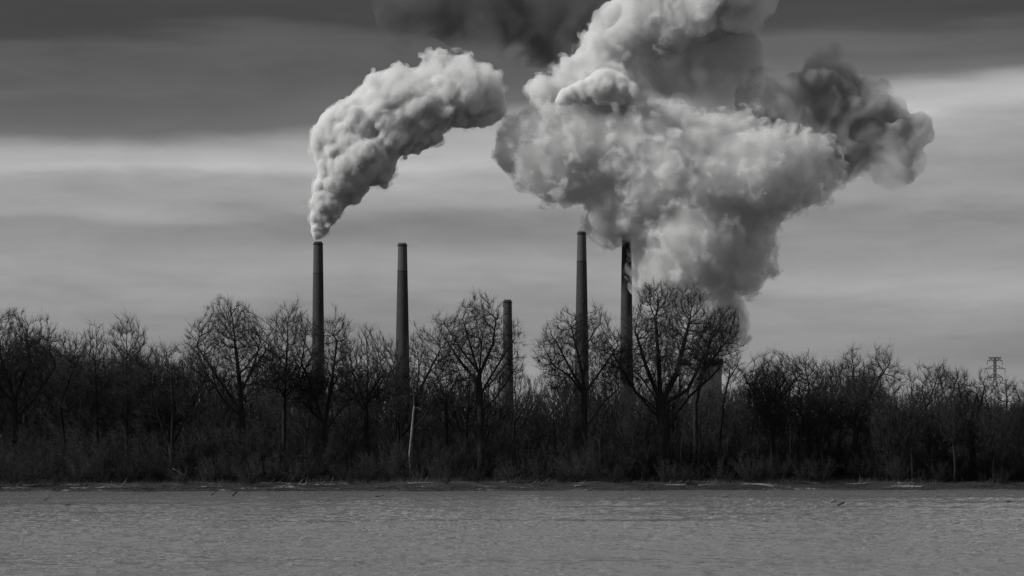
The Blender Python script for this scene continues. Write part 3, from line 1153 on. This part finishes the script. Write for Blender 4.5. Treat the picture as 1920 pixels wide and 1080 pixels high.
# the thicket between them that nobody could count: one mass of thin stems and twigs
g3 = np.random.default_rng(21)
n_ = 10000
px_ = g3.uniform(-150, 2080, n_)
dd_ = 15.0 + 102 * g3.uniform(0, 1, n_) ** 1.3
x_ = PX(px_, 400)
y_ = waterline(x_) + dd_
x_ = (px_ - 960) / F * y_
z_ = ground_z(x_, y_) - .1
hh = g3.uniform(.35, 1, n_) * np.minimum(2.5 + dd_ * .24, 11.5) * np.where(px_ > 1660, .86, 1.0)
b0 = np.stack([x_, y_, z_], axis=1)
d = g3.normal(size=(n_, 3)) * np.array([.22, .22, .05]) + np.array([0, 0, 1])
e0 = b0 + d * hh[:, None] * .5
d2 = d + g3.normal(size=(n_, 3)) * .2
e1_ = e0 + d2 * hh[:, None] * .5
parts_ = [prisms(b0, e0, np.full(n_, .05), np.full(n_, .03), 3), prisms(e0, e1_, np.full(n_, .03), np.full(n_, .01), 3)]
rep = 14
f_ = g3.uniform(.12, 1, (n_, rep))
mid = np.where((f_ < .5)[:, :, None], b0[:, None] + (e0 - b0)[:, None] * (f_ * 2)[:, :, None], e0[:, None] + (e1_ - e0)[:, None] * (f_ * 2 - 1)[:, :, None]).reshape(-1, 3)
td = g3.normal(size=(n_ * rep, 3)) * .75 + np.array([0, 0, .5])
td /= np.linalg.norm(td, axis=1, keepdims=True)
tl = (g3.uniform(.15, .5, (n_, rep)) * hh[:, None] * .35 + .3).reshape(-1)
parts_.append(cones(mid, mid + td * tl[:, None], np.full(len(mid), .02)))
V, fs = merge(parts_)
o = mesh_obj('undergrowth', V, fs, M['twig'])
tag(o, kind='stuff')

# far wood on the ridge, one mass
n_ = 9000
px_ = g3.uniform(-300, 2220, n_)
y_ = g3.uniform(640, 1010, n_)
x_ = (px_ - 960) / F * y_
z_ = ground_z(x_, y_) - .2
hh = g3.uniform(4.5, 9.0, n_) * np.where(px_ > 1700, .7, 1)
b0 = np.stack([x_, y_, z_], axis=1)
e0 = b0 + (g3.normal(size=(n_, 3)) * np.array([.12, .12, 0]) + np.array([0, 0, 1])) * hh[:, None]
parts_ = [prisms(b0, e0, np.full(n_, .16), np.full(n_, .03), 3)]
rep = 9
f_ = g3.uniform(.25, .95, (n_, rep))
mid = (b0[:, None] + (e0 - b0)[:, None] * f_[:, :, None]).reshape(-1, 3)
td = g3.normal(size=(n_ * rep, 3)) * .8 + np.array([0, 0, .8])
td /= np.linalg.norm(td, axis=1, keepdims=True)
tl = (g3.uniform(.15, .4, (n_, rep)) * hh[:, None]).reshape(-1)
parts_.append(cones(mid, mid + td * tl[:, None], np.full(len(mid), .12)))
V, fs = merge(parts_)
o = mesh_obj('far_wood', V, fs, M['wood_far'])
tag(o, kind='stuff')
print('thicket', round(time.time() - T0, 1))
# ---------------------------------------------------------------- steam: closed bodies of scattering vapour
def inside_poly(px, py, poly):
    c = np.zeros(px.shape, bool)
    x, y = np.array([p[0] for p in poly], float), np.array([p[1] for p in poly], float)
    j = len(poly) - 1
    for i in range(len(poly)):
        if y[i] != y[j]:
            cr = ((y[i] > py) != (y[j] > py)) & (px < (x[j] - x[i]) * (py - y[i]) / (y[j] - y[i]) + x[i])
            c ^= cr
        j = i
    return c


def edge_dist(px, py, poly):
    d = np.full(px.shape, 1e9)
    for (x0, y0), (x1, y1) in zip(poly, poly[1:] + poly[:1]):
        vx, vy = x1 - x0, y1 - y0
        L = max(vx * vx + vy * vy, 1e-9)
        t_ = np.clip(((px - x0) * vx + (py - y0) * vy) / L, 0, 1)
        d = np.minimum(d, np.hypot(px - x0 - t_ * vx, py - y0 - t_ * vy))
    return d


def puffs(poly, g, rmin, rmax, cell=4.0, cover=0.62):
    """cover a plan shape with inscribed round puffs: centre and radius in photograph pixels"""
    x = np.array([p[0] for p in poly])
    y = np.array([p[1] for p in poly])
    X, Yg = np.meshgrid(np.arange(x.min(), x.max(), cell), np.arange(y.min(), y.max(), cell))
    X, Yg = X.ravel(), Yg.ravel()
    k_ = inside_poly(X, Yg, poly)
    X, Yg = X[k_], Yg[k_]
    X = X + g.uniform(-1, 1, len(X)) * cell * .4
    D_ = np.minimum(edge_dist(X, Yg, poly), rmax)
    left = D_ > rmin
    order = D_ * g.uniform(0.85, 1.0, len(D_))
    out = []
    while left.any():
        i = np.where(left)[0][order[left].argmax()]
        r_ = D_[i]
        out.append((X[i], Yg[i], r_))
        left &= np.hypot(X - X[i], Yg - Yg[i]) > r_ * cover
    return np.array(out)


ICO = None


def ico():
    global ICO
    if ICO is None:
        bm = bmesh.new()
        bmesh.ops.create_icosphere(bm, subdivisions=2, radius=1.0)
        V = np.array([v.co[:] for v in bm.verts])
        Fc = np.array([[v.index for v in f.verts] for f in bm.faces])
        bm.free()
        ICO = (V, Fc)
    return ICO


def remesh(o, size):
    md = o.modifiers.new('remesh', 'REMESH')
    md.mode = 'VOXEL'
    md.voxel_size = size
    md.adaptivity = 0.0
    dg = bpy.context.evaluated_depsgraph_get()
    me = bpy.data.meshes.new_from_object(o.evaluated_get(dg), depsgraph=dg)
    o.modifiers.clear()
    old = o.data
    o.data = me
    bpy.data.meshes.remove(old)


def steam_body(name, poly, Y, root, mat, seed, rmin=5, rmax=70, thick=1.0, depth=0.0, voxel=1.2, coarse=((40, 9.0), (20, 5.0)), fine=((10, 3.0), (5, 1.7), (2.6, 0.8)),
               cover=0.62, lean=None, spread=0.5, knobs=12, halo=None, frac=1.0, mouth=None, shrink=.94):
    g = np.random.default_rng(seed)
    k = Y / F
    pf = puffs(poly, g, rmin, rmax, cover=cover)
    V0, F0 = ico()
    Vs, Fs = [], []
    for i, (px, py, r_) in enumerate(pf):
        yy_ = Y + depth + g.uniform(-1, 1) * spread * max(rmax * .8 - r_, 0) * k * thick + (lean(px, py) if lean else 0)
        rr = r_ * k * shrink
        cs = [(np.array([PX(px, Y), yy_, PZ(py, Y)]), rr)]
        if rr > 4:
            for _ in range(knobs):
                dr = g.normal(size=3)
                dr /= np.linalg.norm(dr)
                q_ = g.uniform(.16, .5) ** 1.15
                cs.append((cs[0][0] + dr * rr * (1.04 - q_ * .75) * np.array([1, thick, 1]), rr * q_))
        for c_, q in cs:
            Vs.append(V0 * q * np.array([1, thick, 1]) + c_)
            Fs.append(F0 + len(V0) * (len(Fs)))
    V = np.concatenate(Vs) - np.array(root.location)
    o = mesh_obj(name, V, [np.concatenate(Fs)], None, root)
    remesh(o, voxel * 1.6)
    off = np.array(root.location)

    def displace(o, octs, grow=0.0, sd=0):
        me = o.data
        n = len(me.vertices)
        co = np.empty(n * 3, np.float32)
        me.vertices.foreach_get('co', co)
        co = co.reshape(-1, 3).astype(float)
        nr = np.empty(n * 3, np.float32)
        me.vertices.foreach_get('normal', nr)
        nr = nr.reshape(-1, 3)
        wc = co + off
        ppx = 960 + wc[:, 0] / Y * F
        ppy = HORIZON - (wc[:, 2] - CAM_H) / Y * F
        best = np.zeros(n)                                  # bumps shrink where the plume is thin
        for (cx_, cy_, r_) in pf:
            in_ = np.hypot(ppx - cx_, ppy - cy_) < r_ * 1.3
            best = np.where(in_, np.maximum(best, r_), best)
        size = np.clip(best / 50.0, 0.14, 1.0)
        calm = smooth(0.25, 0.7, fbm(wc / 45.0, 2, 71 + sd))            # some flanks smoother than others
        disp = np.zeros(n)
        warp = np.stack([fbm(wc / 18.0, 3, 61), fbm(wc / 18.0 + 50, 3, 62), fbm(wc / 18.0 + 90, 3, 63)], axis=1) - .5
        if mouth is None or octs[0][0] > 3:
            for (wl, amp) in octs:
                wo_ = worley((wc + warp * wl * 0.9) / wl, int(wl * 3) + sd)
                disp += amp * (0.6 - wo_) * size ** .75 * (1.0 if wl > 15 else 0.35 + 0.9 * calm)
        else:                                               # lumps grow with the distance they have risen
            rel = wc - mouth
            rr_ = np.maximum(np.linalg.norm(rel, axis=1), 8.0)
            cellr = 0.62 * rr_ ** 0.68
            for i_, (fr, amp) in enumerate(octs):
                q_ = rel / (cellr * fr)[:, None]
                q_ = q_ + warp * 0.9 + 0.25 * np.stack([fbm(q_ * .7, 2, 31 + i_), fbm(q_ * .7 + 9, 2, 32), fbm(q_ * .7 + 19, 2, 33)], axis=1)
                wo_ = worley(q_, int(fr * 100) + sd)
                disp += amp * cellr * fr * (0.6 - wo_) * (1.0 if fr > .6 else 0.3 + 1.0 * calm)
        if mouth is not None and octs[0][0] <= 3:
            q_ = rel / (cellr * octs[0][0] * .8)[:, None]
            disp += cellr * octs[0][0] * .34 * (fbm(q_ + warp, 4, 44) - .5)
        co = co + nr * (disp * frac + grow)[:, None]
        me.vertices.foreach_set('co', co.astype(np.float32).ravel())
        me.update()
    displace(o, coarse)
    remesh(o, voxel * 1.3)
    displace(o, fine)
    remesh(o, voxel)
    o.data.name = name
    o.data.materials.clear()
    o.data.materials.append(mat)
    if halo:
        h_mat, grow, octs = halo
        h_ = o.copy()
        h_.data = o.data.copy()
        h_.name = 'thin_vapour'
        C.objects.link(h_)
        displace(h_, octs, grow, 7)
        remesh(h_, voxel * 1.2)
        h_.data.name = 'thin_vapour'
        h_.data.materials.clear()
        h_.data.materials.append(h_mat)
    print(name, len(pf), len(o.data.polygons), round(time.time() - T0, 1))
    return o


def steam_mat(name, dens, scale=None, thr=(0.35, 0.6), aniso=0.1, col=0.97, lo=0.0, detail=3, fade=None):
    m, t = material(name)
    ins = {'Color': (col, col, col, 1), 'Anisotropy': aniso, 'Density': dens}
    if scale:
        tcx = t.n('ShaderNodeNewGeometry')
        nz = t.noise(tcx.outputs['Position'], scale, detail, 0.55, 0.4)
        f_ = t.ramp(nz, [(thr[0], lo), (thr[1], 1.0)], 'EASE')
        ins['Density'] = t.math('MULTIPLY', f_, dens)
    if fade:                                            # vapour thins as it rises and spreads: (height 0, height 1, what is left)
        gz_ = t.n('ShaderNodeSeparateXYZ', ins={0: t.n('ShaderNodeNewGeometry').outputs['Position']}).outputs['Z']
        fr_ = t.n('ShaderNodeMapRange', ins={'Value': gz_, 'From Min': fade[0], 'From Max': fade[1], 'To Min': 1.0, 'To Max': fade[2]}).outputs[0]
        ins['Density'] = t.math('MULTIPLY', fr_, ins['Density'])
    v = t.n('ShaderNodeVolumePrincipled', ins=ins)
    t.n('ShaderNodeOutputMaterial', ins={1: v.outputs[0]})
    if not scale and not fade:
        m.cycles.homogeneous_volume = True
    return m


Y1 = 1945.0
top1 = PZ(452, Y1)
pl = empty('steam_plume', (PX(596.5, Y1), Y1, top1), 'thick white steam plume leaning right from the leftmost chimney', 'steam plume')
P1 = [(589, 453), (586, 440), (582, 412), (584, 372), (595, 345), (602, 315), (598, 285), (597, 258), (612, 218), (635, 190), (662, 158), (700, 128), (735, 113), (780, 108),
      (788, 86), (815, 80), (838, 98), (880, 98), (892, 118), (920, 127), (938, 152), (950, 203), (935, 226), (902, 234), (848, 240), (825, 265),
      (790, 285), (748, 300), (738, 340), (722, 362), (705, 352), (690, 358), (668, 380), (650, 384), (640, 402), (622, 425), (609, 445), (604, 453)]
white = steam_mat('white_steam', 0.9, col=0.985, fade=(top1 + 20, top1 + 125, 0.13))
white2 = steam_mat('white_steam', 0.5, col=0.99)
veil = steam_mat('thin_veil', 0.13, scale=0.10, thr=(0.50, 0.66), col=0.92, detail=4)
c_oct, f_oct = ((2.8, .34), (1.4, .26), (.7, .22)), ((.36, .36), (.19, .36), (.1, .3), (.06, .2))
veil1 = steam_mat('torn_veil', 0.16, scale=0.09, thr=(0.47, 0.62), col=0.92, detail=4)
steam_body('billow', P1, Y1, pl, white, 3, rmin=3.5, rmax=58, voxel=0.75, coarse=c_oct, fine=f_oct, mouth=np.array([PX(596.5, Y1), Y1, top1 - 6]),
           knobs=8, halo=(veil1, 1.2, ((.9, .5), (.4, .55), (.2, .5))))

Y2 = 1950.0
pl2 = empty('steam_plume', (PX(1313, 1990), 1990, PZ(673, 1990)), 'huge spreading cloud of grey and white steam rising from the cooling tower', 'steam plume')
PA = [(952, 266), (968, 250), (990, 228), (1008, 208), (1050, 178), (1120, 168), (1190, 180), (1250, 195), (1300, 195), (1340, 215), (1400, 215), (1480, 240), (1555, 250),
      (1592, 300), (1587, 358), (1550, 393), (1500, 412), (1475, 420), (1462, 450), (1452, 480), (1450, 522), (1420, 547), (1388, 558), (1402, 595), (1409, 628),
      (1395, 650), (1370, 657), (1355, 676), (1290, 676), (1285, 640), (1262, 590), (1205, 560), (1184, 525), (1180, 455), (1160, 445), (1135, 472), (1115, 460), (1095, 420), (1112, 395),
      (1112, 375), (1085, 363), (1045, 373), (1010, 355), (982, 336), (968, 308), (957, 290)]
halo_oct = ((24, 16.0), (11, 8.0), (5, 3.0))
mouth2 = np.array([PX(1330, Y2), Y2, PZ(690, Y2)])
steam_body('billow', PA, Y2, pl2, steam_mat('grey_steam', 0.085, scale=0.015, thr=(0.3, 0.62), lo=0.4, col=0.9), 5, rmin=6, rmax=125, voxel=1.1,
           coarse=((2.8, .3), (1.4, .2), (.7, .14)), fine=((.36, .2), (.19, .28), (.1, .34), (.06, .26)), mouth=mouth2, knobs=6, shrink=.9, halo=(veil, 1.5, halo_oct))
PB = [(1008, 185), (994, 168), (998, 152), (1034, 142), (1042, 112), (1088, 85), (1090, 48), (1130, 22), (1150, -10), (1170, -90), (1500, -90), (1440, 0), (1400, 50),
      (1325, 84), (1250, 92), (1212, 110), (1196, 150), (1215, 250), (1100, 255), (1040, 230)]
steam_body('upper_billow', PB, Y2 + 12, pl2, steam_mat('upper_steam', 0.16, scale=0.022, thr=(0.3, 0.6), lo=0.25, col=0.97), 8, rmin=6, rmax=90, voxel=1.1, coarse=c_oct, fine=f_oct, mouth=mouth2, knobs=8, halo=(veil, 1.5, halo_oct))
PC = [(1035, 190), (1050, 168), (1095, 150), (1140, 130), (1166, 134), (1180, 150), (1196, 155), (1202, 175), (1185, 192), (1120, 196), (1050, 200)]
steam_body('bright_knob', PC, Y2 - 22, pl2, white2, 9, rmin=4, rmax=30, voxel=0.9, coarse=((1.4, .2), (.5, .4)), fine=((.25, .4), (.14, .4), (.08, .3)), mouth=mouth2, knobs=14, halo=(veil, 1.0, ((11, 6.0), (5, 3.0))))
PD = [(1385, 215), (1392, 170), (1425, 130), (1500, 140), (1560, 112), (1600, 118), (1594, 158), (1640, 143), (1672, 145), (1692, 185), (1722, 208), (1732, 250), (1716, 290), (1727, 312),
      (1690, 338), (1640, 345), (1590, 352), (1560, 330), (1480, 270), (1420, 235)]  # self-shadow of this right arm is carried by its darker colour
steam_body('wispy_edge', PD, Y2 + 20, pl2, steam_mat('thin_shaded_steam', 0.28, scale=0.02, thr=(0.38, 0.62), lo=0.03, col=0.58, detail=7), 10, rmin=6, rmax=60, voxel=1.3,
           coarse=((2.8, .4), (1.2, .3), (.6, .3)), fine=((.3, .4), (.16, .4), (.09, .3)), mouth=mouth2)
PE = [(1190, 100), (1215, 70), (1300, 50), (1370, 50), (1420, 100), (1420, 200), (1320, 225), (1285, 187), (1240, 187), (1207, 162)]  # shade of the billow beside it is painted in as darker steam
steam_body('shadowed_billow', PE, Y2 + 20, pl2, steam_mat('shaded_steam', 0.06, scale=0.02, thr=(0.32, 0.6), lo=0.25, col=0.5), 12, rmin=6, rmax=60, voxel=1.3,
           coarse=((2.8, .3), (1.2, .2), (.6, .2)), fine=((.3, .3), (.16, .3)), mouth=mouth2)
# ragged old smoke drifting along the cloud base, cloud shade put into its colour
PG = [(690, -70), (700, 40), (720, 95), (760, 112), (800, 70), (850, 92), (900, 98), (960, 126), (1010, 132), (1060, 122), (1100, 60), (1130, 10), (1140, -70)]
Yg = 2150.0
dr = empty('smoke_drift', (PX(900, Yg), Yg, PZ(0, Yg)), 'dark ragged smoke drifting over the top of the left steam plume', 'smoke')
steam_body('drifting_smoke', PG, Yg, dr, steam_mat('shaded_drift_smoke', 0.09, scale=0.022, thr=(0.42, 0.62), lo=0.0, col=0.22, detail=6), 14, rmin=8, rmax=60, voxel=2.0, halo=None)
print('steam', round(time.time() - T0, 1))
# ---------------------------------------------------------------- pale dead wood and saplings
PALE = (M['bark_pale'], M['twig_pale'])
build_tree('dead_snag', 771, 400, [[(768, 850), (773, 800), (776, 765), (774, 722), (780, 688)], [(776, 768), (786, 764), (797, 776)], [(776, 767), (784, 765), (790, 768)]],
           [(790, 770, 8, 5)], 'pale barkless dead trunk below and right of the second chimney', 'dead tree', None, 801, 4.0, 14, PALE, step=.4, kill=.5, twigs=.3)
for i, (px, tr, crn, lab, cat) in enumerate([
    (1481, [[(1481, 850), (1482, 810)], [(1482, 812), (1477, 775)], [(1481, 815), (1489, 780)]], [(1478, 795, 8, 32), (1490, 795, 9, 30)],
     'pale slender twin-stemmed sapling in the thicket right of the cooling tower', 'sapling'),
    (1421, [[(1420, 860), (1421, 815)]], [(1421, 820, 11, 32)], 'thin pale sapling with upswept twigs below the dome-topped tree', 'sapling'),
    (1280, [[(1276, 850), (1282, 780), (1286, 730)]], [(1280, 775, 18, 60)], 'pale grey bush of tangled twigs just right of the biggest domed trunk', 'bush'),
    (1813, [[(1812, 830), (1811, 800)], [(1811, 803), (1816, 778)]], [(1813, 785, 6, 14)], 'short pale dead stem forked at the top, left of the pylon', 'dead tree'),
]):
    build_tree('sapling' if cat == 'sapling' else ('pale_bush' if cat == 'bush' else 'dead_sapling'), px, 399, tr, crn, lab, cat, None, 820 + i, 2.2, 420 if cat != 'dead tree' else 60,
               (M['twig_pale'], M['twig_pale']), step=.3, kill=.4, tip=.014, twigs=1.6, twig_len=(.4, 1.1), twig_r=.013, infl=4.0)

# ---------------------------------------------------------------- driftwood on the bank
g4 = np.random.default_rng(77)


def log_thing(name, x, y, L, r_, az, tiltz, mat, label, cat, group, stubs=2, z_off=0.0):
    """a bent, tapered log with broken branch stubs as its own parts"""
    zg = ground_at(x, y) if y > float(waterline(np.array([x]))[0]) else 0.0
    root = empty(name, (x, y, zg + z_off), label, cat, group)
    root.rotation_euler = (0, 0, az)
    n = 8
    s_ = np.linspace(-.5, .5, n + 1)
    P = np.stack([s_ * L, g4.normal(size=n + 1) * r_ * .5, r_ * .6 + (s_ + .5) * L * math.sin(tiltz) + g4.normal(size=n + 1) * r_ * .25], axis=1)
    rr = r_ * (1.1 - (s_ + .5) * .65) * g4.uniform(.85, 1.1, n + 1)
    k = 8
    a = np.arange(k) * 2 * math.pi / k
    V = np.stack([np.repeat(P[:, 0:1], k, 1), P[:, 1:2] + rr[:, None] * np.cos(a), P[:, 2:3] + rr[:, None] * np.sin(a)], axis=2).reshape(-1, 3)
    i = np.arange(k)
    q = np.concatenate([np.stack([m_ * k + i, m_ * k + (i + 1) % k, (m_ + 1) * k + (i + 1) % k, (m_ + 1) * k + i], axis=1) for m_ in range(n)])
    V = np.concatenate([V, P[0:1] - [[.1 * r_, 0, 0]], P[-1:] + [[.1 * r_, 0, 0]]])
    c0, c1 = len(V) - 2, len(V) - 1
    tris = np.concatenate([np.stack([np.full(k, c0), (i + 1) % k, i], axis=1), np.stack([np.full(k, c1), n * k + i, n * k + (i + 1) % k], axis=1)])
    mesh_obj('log', V, [q, tris], mat, root)
    for _ in range(stubs):
        m_ = int(g4.integers(2, n))
        d = np.array([g4.uniform(.2, 1), g4.uniform(-.8, .8), g4.uniform(.4, 1.2)])
        d *= L * g4.uniform(.12, .3) / np.linalg.norm(d)
        e = P[m_] + d
        e2 = e + d * .5 + g4.normal(size=3) * L * .03
        V, q = prisms(np.array([P[m_], e]), np.array([e, e2]), [rr[m_] * .5, rr[m_] * .35], [rr[m_] * .35, rr[m_] * .1], 5)
        mesh_obj('branch_stub', V, [q], mat, root)
    return root


logs = [(30, 915, 4.0, .14), (78, 912, 5.5, .16), (150, 916, 3.0, .12), (205, 913, 4.5, .15), (268, 918, 2.6, .1), (398, 914, 3.4, .12), (470, 917, 2.8, .1), (520, 909, 5.2, .17),
        (560, 911, 4.0, .16), (610, 912, 3.2, .13), (722, 915, 3.0, .14), (790, 910, 4.2, .13), (965, 901, 4.8, .2), (985, 906, 6.0, .2), (1006, 911, 4.0, .17), (1095, 914, 3.2, .12),
        (1205, 905, 3.2, .14), (1262, 911, 4.6, .15), (1330, 912, 3.6, .13), (1495, 908, 5.4, .16), (1610, 910, 4.2, .13), (1700, 911, 3.0, .12), (1835, 912, 5.0, .14)]
for i, (px, py, L, r_) in enumerate(logs):
    x = PX(px, 395)
    wl_ = float(waterline(np.array([x]))[0])
    y = wl_ + 1.5 + (919 - py) * .55
    x = PX(px, y)
    dark = i % 3 == 1
    where = {965: 'topmost of the three logs heaped below the short chimney', 985: 'longest of the three logs heaped below the short chimney', 1006: 'lowest of the three logs heaped below the short chimney'}.get(px)
    lab = (('dark wet' if dark else 'pale weathered') + ' driftwood log, ' + (where or ('stranded on the bank ' + zone(px))))
    log_thing('driftwood_log', x, y, L, r_, g4.uniform(-.3, .3), g4.uniform(0, .06), M['driftwood_dark'] if dark else M['driftwood'], lab, 'log', 'driftwood logs on the bank', 3)
o = log_thing('fallen_branch', PX(364, 400), float(waterline(np.array([PX(364, 400.)]))[0]) + 7, 2.4, .07, 0.1, -.62, M['bark_pale'], 'pale fallen branch slanting down out of the thicket, below the three-stemmed tree', 'branch', None, 1, 2.2)

# sticks and lumps breaking the water
for (px, py, L, r_, tl, lab, st) in [
    (402, 931, .75, .06, 1.15, 'dark forked stick standing out of the water near the far bank, left of the stub', 1),
    (440, 932, .45, .11, 1.2, 'short dark stub standing out of the water, right of the forked stick', 1),
    (88, 941, .7, .035, .7, 'thin bent twig poking from the water, farthest left of the floating wood', 1),
    (127, 950, .45, .05, .2, 'small dark floating lump of wood right of the bent twig at the left', 1),
    (614, 943, .6, .035, .25, 'thin arched twig in the water below the smoking chimney', 2),
    (711, 933, .9, .04, .2, 'low dark twig floating close to the bank below the second chimney', 1),
    (1161, 937, .35, .04, .2, 'tiny dark speck of driftwood in mid water below the cloud\'s left chimney', 1),
    (1358, 935, .9, .04, .15, 'flat dark floating stick below the cooling tower', 1),
    (1563, 943, .45, .05, .3, 'smaller of two dark floating snags below the leaning tree', 1),
    (1577, 950, .55, .07, .5, 'larger, nearer of two dark floating snags below the leaning tree', 2),
    (1891, 943, .35, .05, .3, 'lone dark floating lump below the pylon', 1)]:
    Y = F * CAM_H / (py - HORIZON)
    log_thing('floating_branch', PX(px, Y), Y, L * 1.25, r_ * 1.7, g4.uniform(-.3, .3), tl, M['driftwood_dark'], lab, 'driftwood', 'wood floating on the river', st, 0.02)

# litter of sticks on the waterline: one mass
n_ = 5200
x_ = g4.uniform(-95, 105, n_)
dl = g4.uniform(0, 1, n_) ** 1.5 * 8.0 - .3
keep = vnoise(np.stack([x_ / 6, dl / 2.5, x_ * 0], axis=1), 3) + g4.uniform(-.25, .25, n_) > .42
x_, dl = x_[keep], dl[keep]
y_ = waterline(x_) + dl
z_ = np.maximum(ground_z(x_, y_), 0) + .03
az = g4.normal(0, .7, len(x_))
L = g4.uniform(.25, 1.5, len(x_))
up_ = np.where(g4.uniform(size=len(x_)) < .25, g4.uniform(.2, .7, len(x_)), g4.uniform(0, .15, len(x_)))
p0 = np.stack([x_, y_, z_], axis=1)
p1 = p0 + np.stack([np.cos(az) * L, np.sin(az) * L, L * up_], axis=1)
rad_ = g4.uniform(.015, .05, len(x_))
V, q = prisms(p0, p1, rad_, rad_ * .5, 4)
tag(mesh_obj('stick_litter', V, [q], M['driftwood_dark']), kind='stuff')

# dry grass and reed stalks under the thicket: one mass
n_ = 26000
x_ = g4.uniform(-100, 110, n_)
dl = g4.uniform(4, 15, n_)
keep = vnoise(np.stack([x_ / 5, dl / 3, x_ * 0], axis=1), 13) + g4.uniform(-.2, .2, n_) > .52
x_, dl = x_[keep], dl[keep]
y_ = waterline(x_) + dl
p0 = np.stack([x_, y_, ground_z(x_, y_) - .02], axis=1)
hgt = g4.uniform(.25, 1.3, len(x_)) * (.5 + .8 * vnoise(np.stack([x_ / 3, dl / 3, x_ * 0 + 2], axis=1), 23))
p1 = p0 + np.stack([g4.normal(0, .25, len(x_)) * hgt, g4.normal(0, .25, len(x_)) * hgt, hgt], axis=1)
V, q = cones(p0, p1, np.full(len(x_), .012))
tag(mesh_obj('dry_grass', V, [q], M['grass']), kind='stuff')
print('bank', round(time.time() - T0, 1))
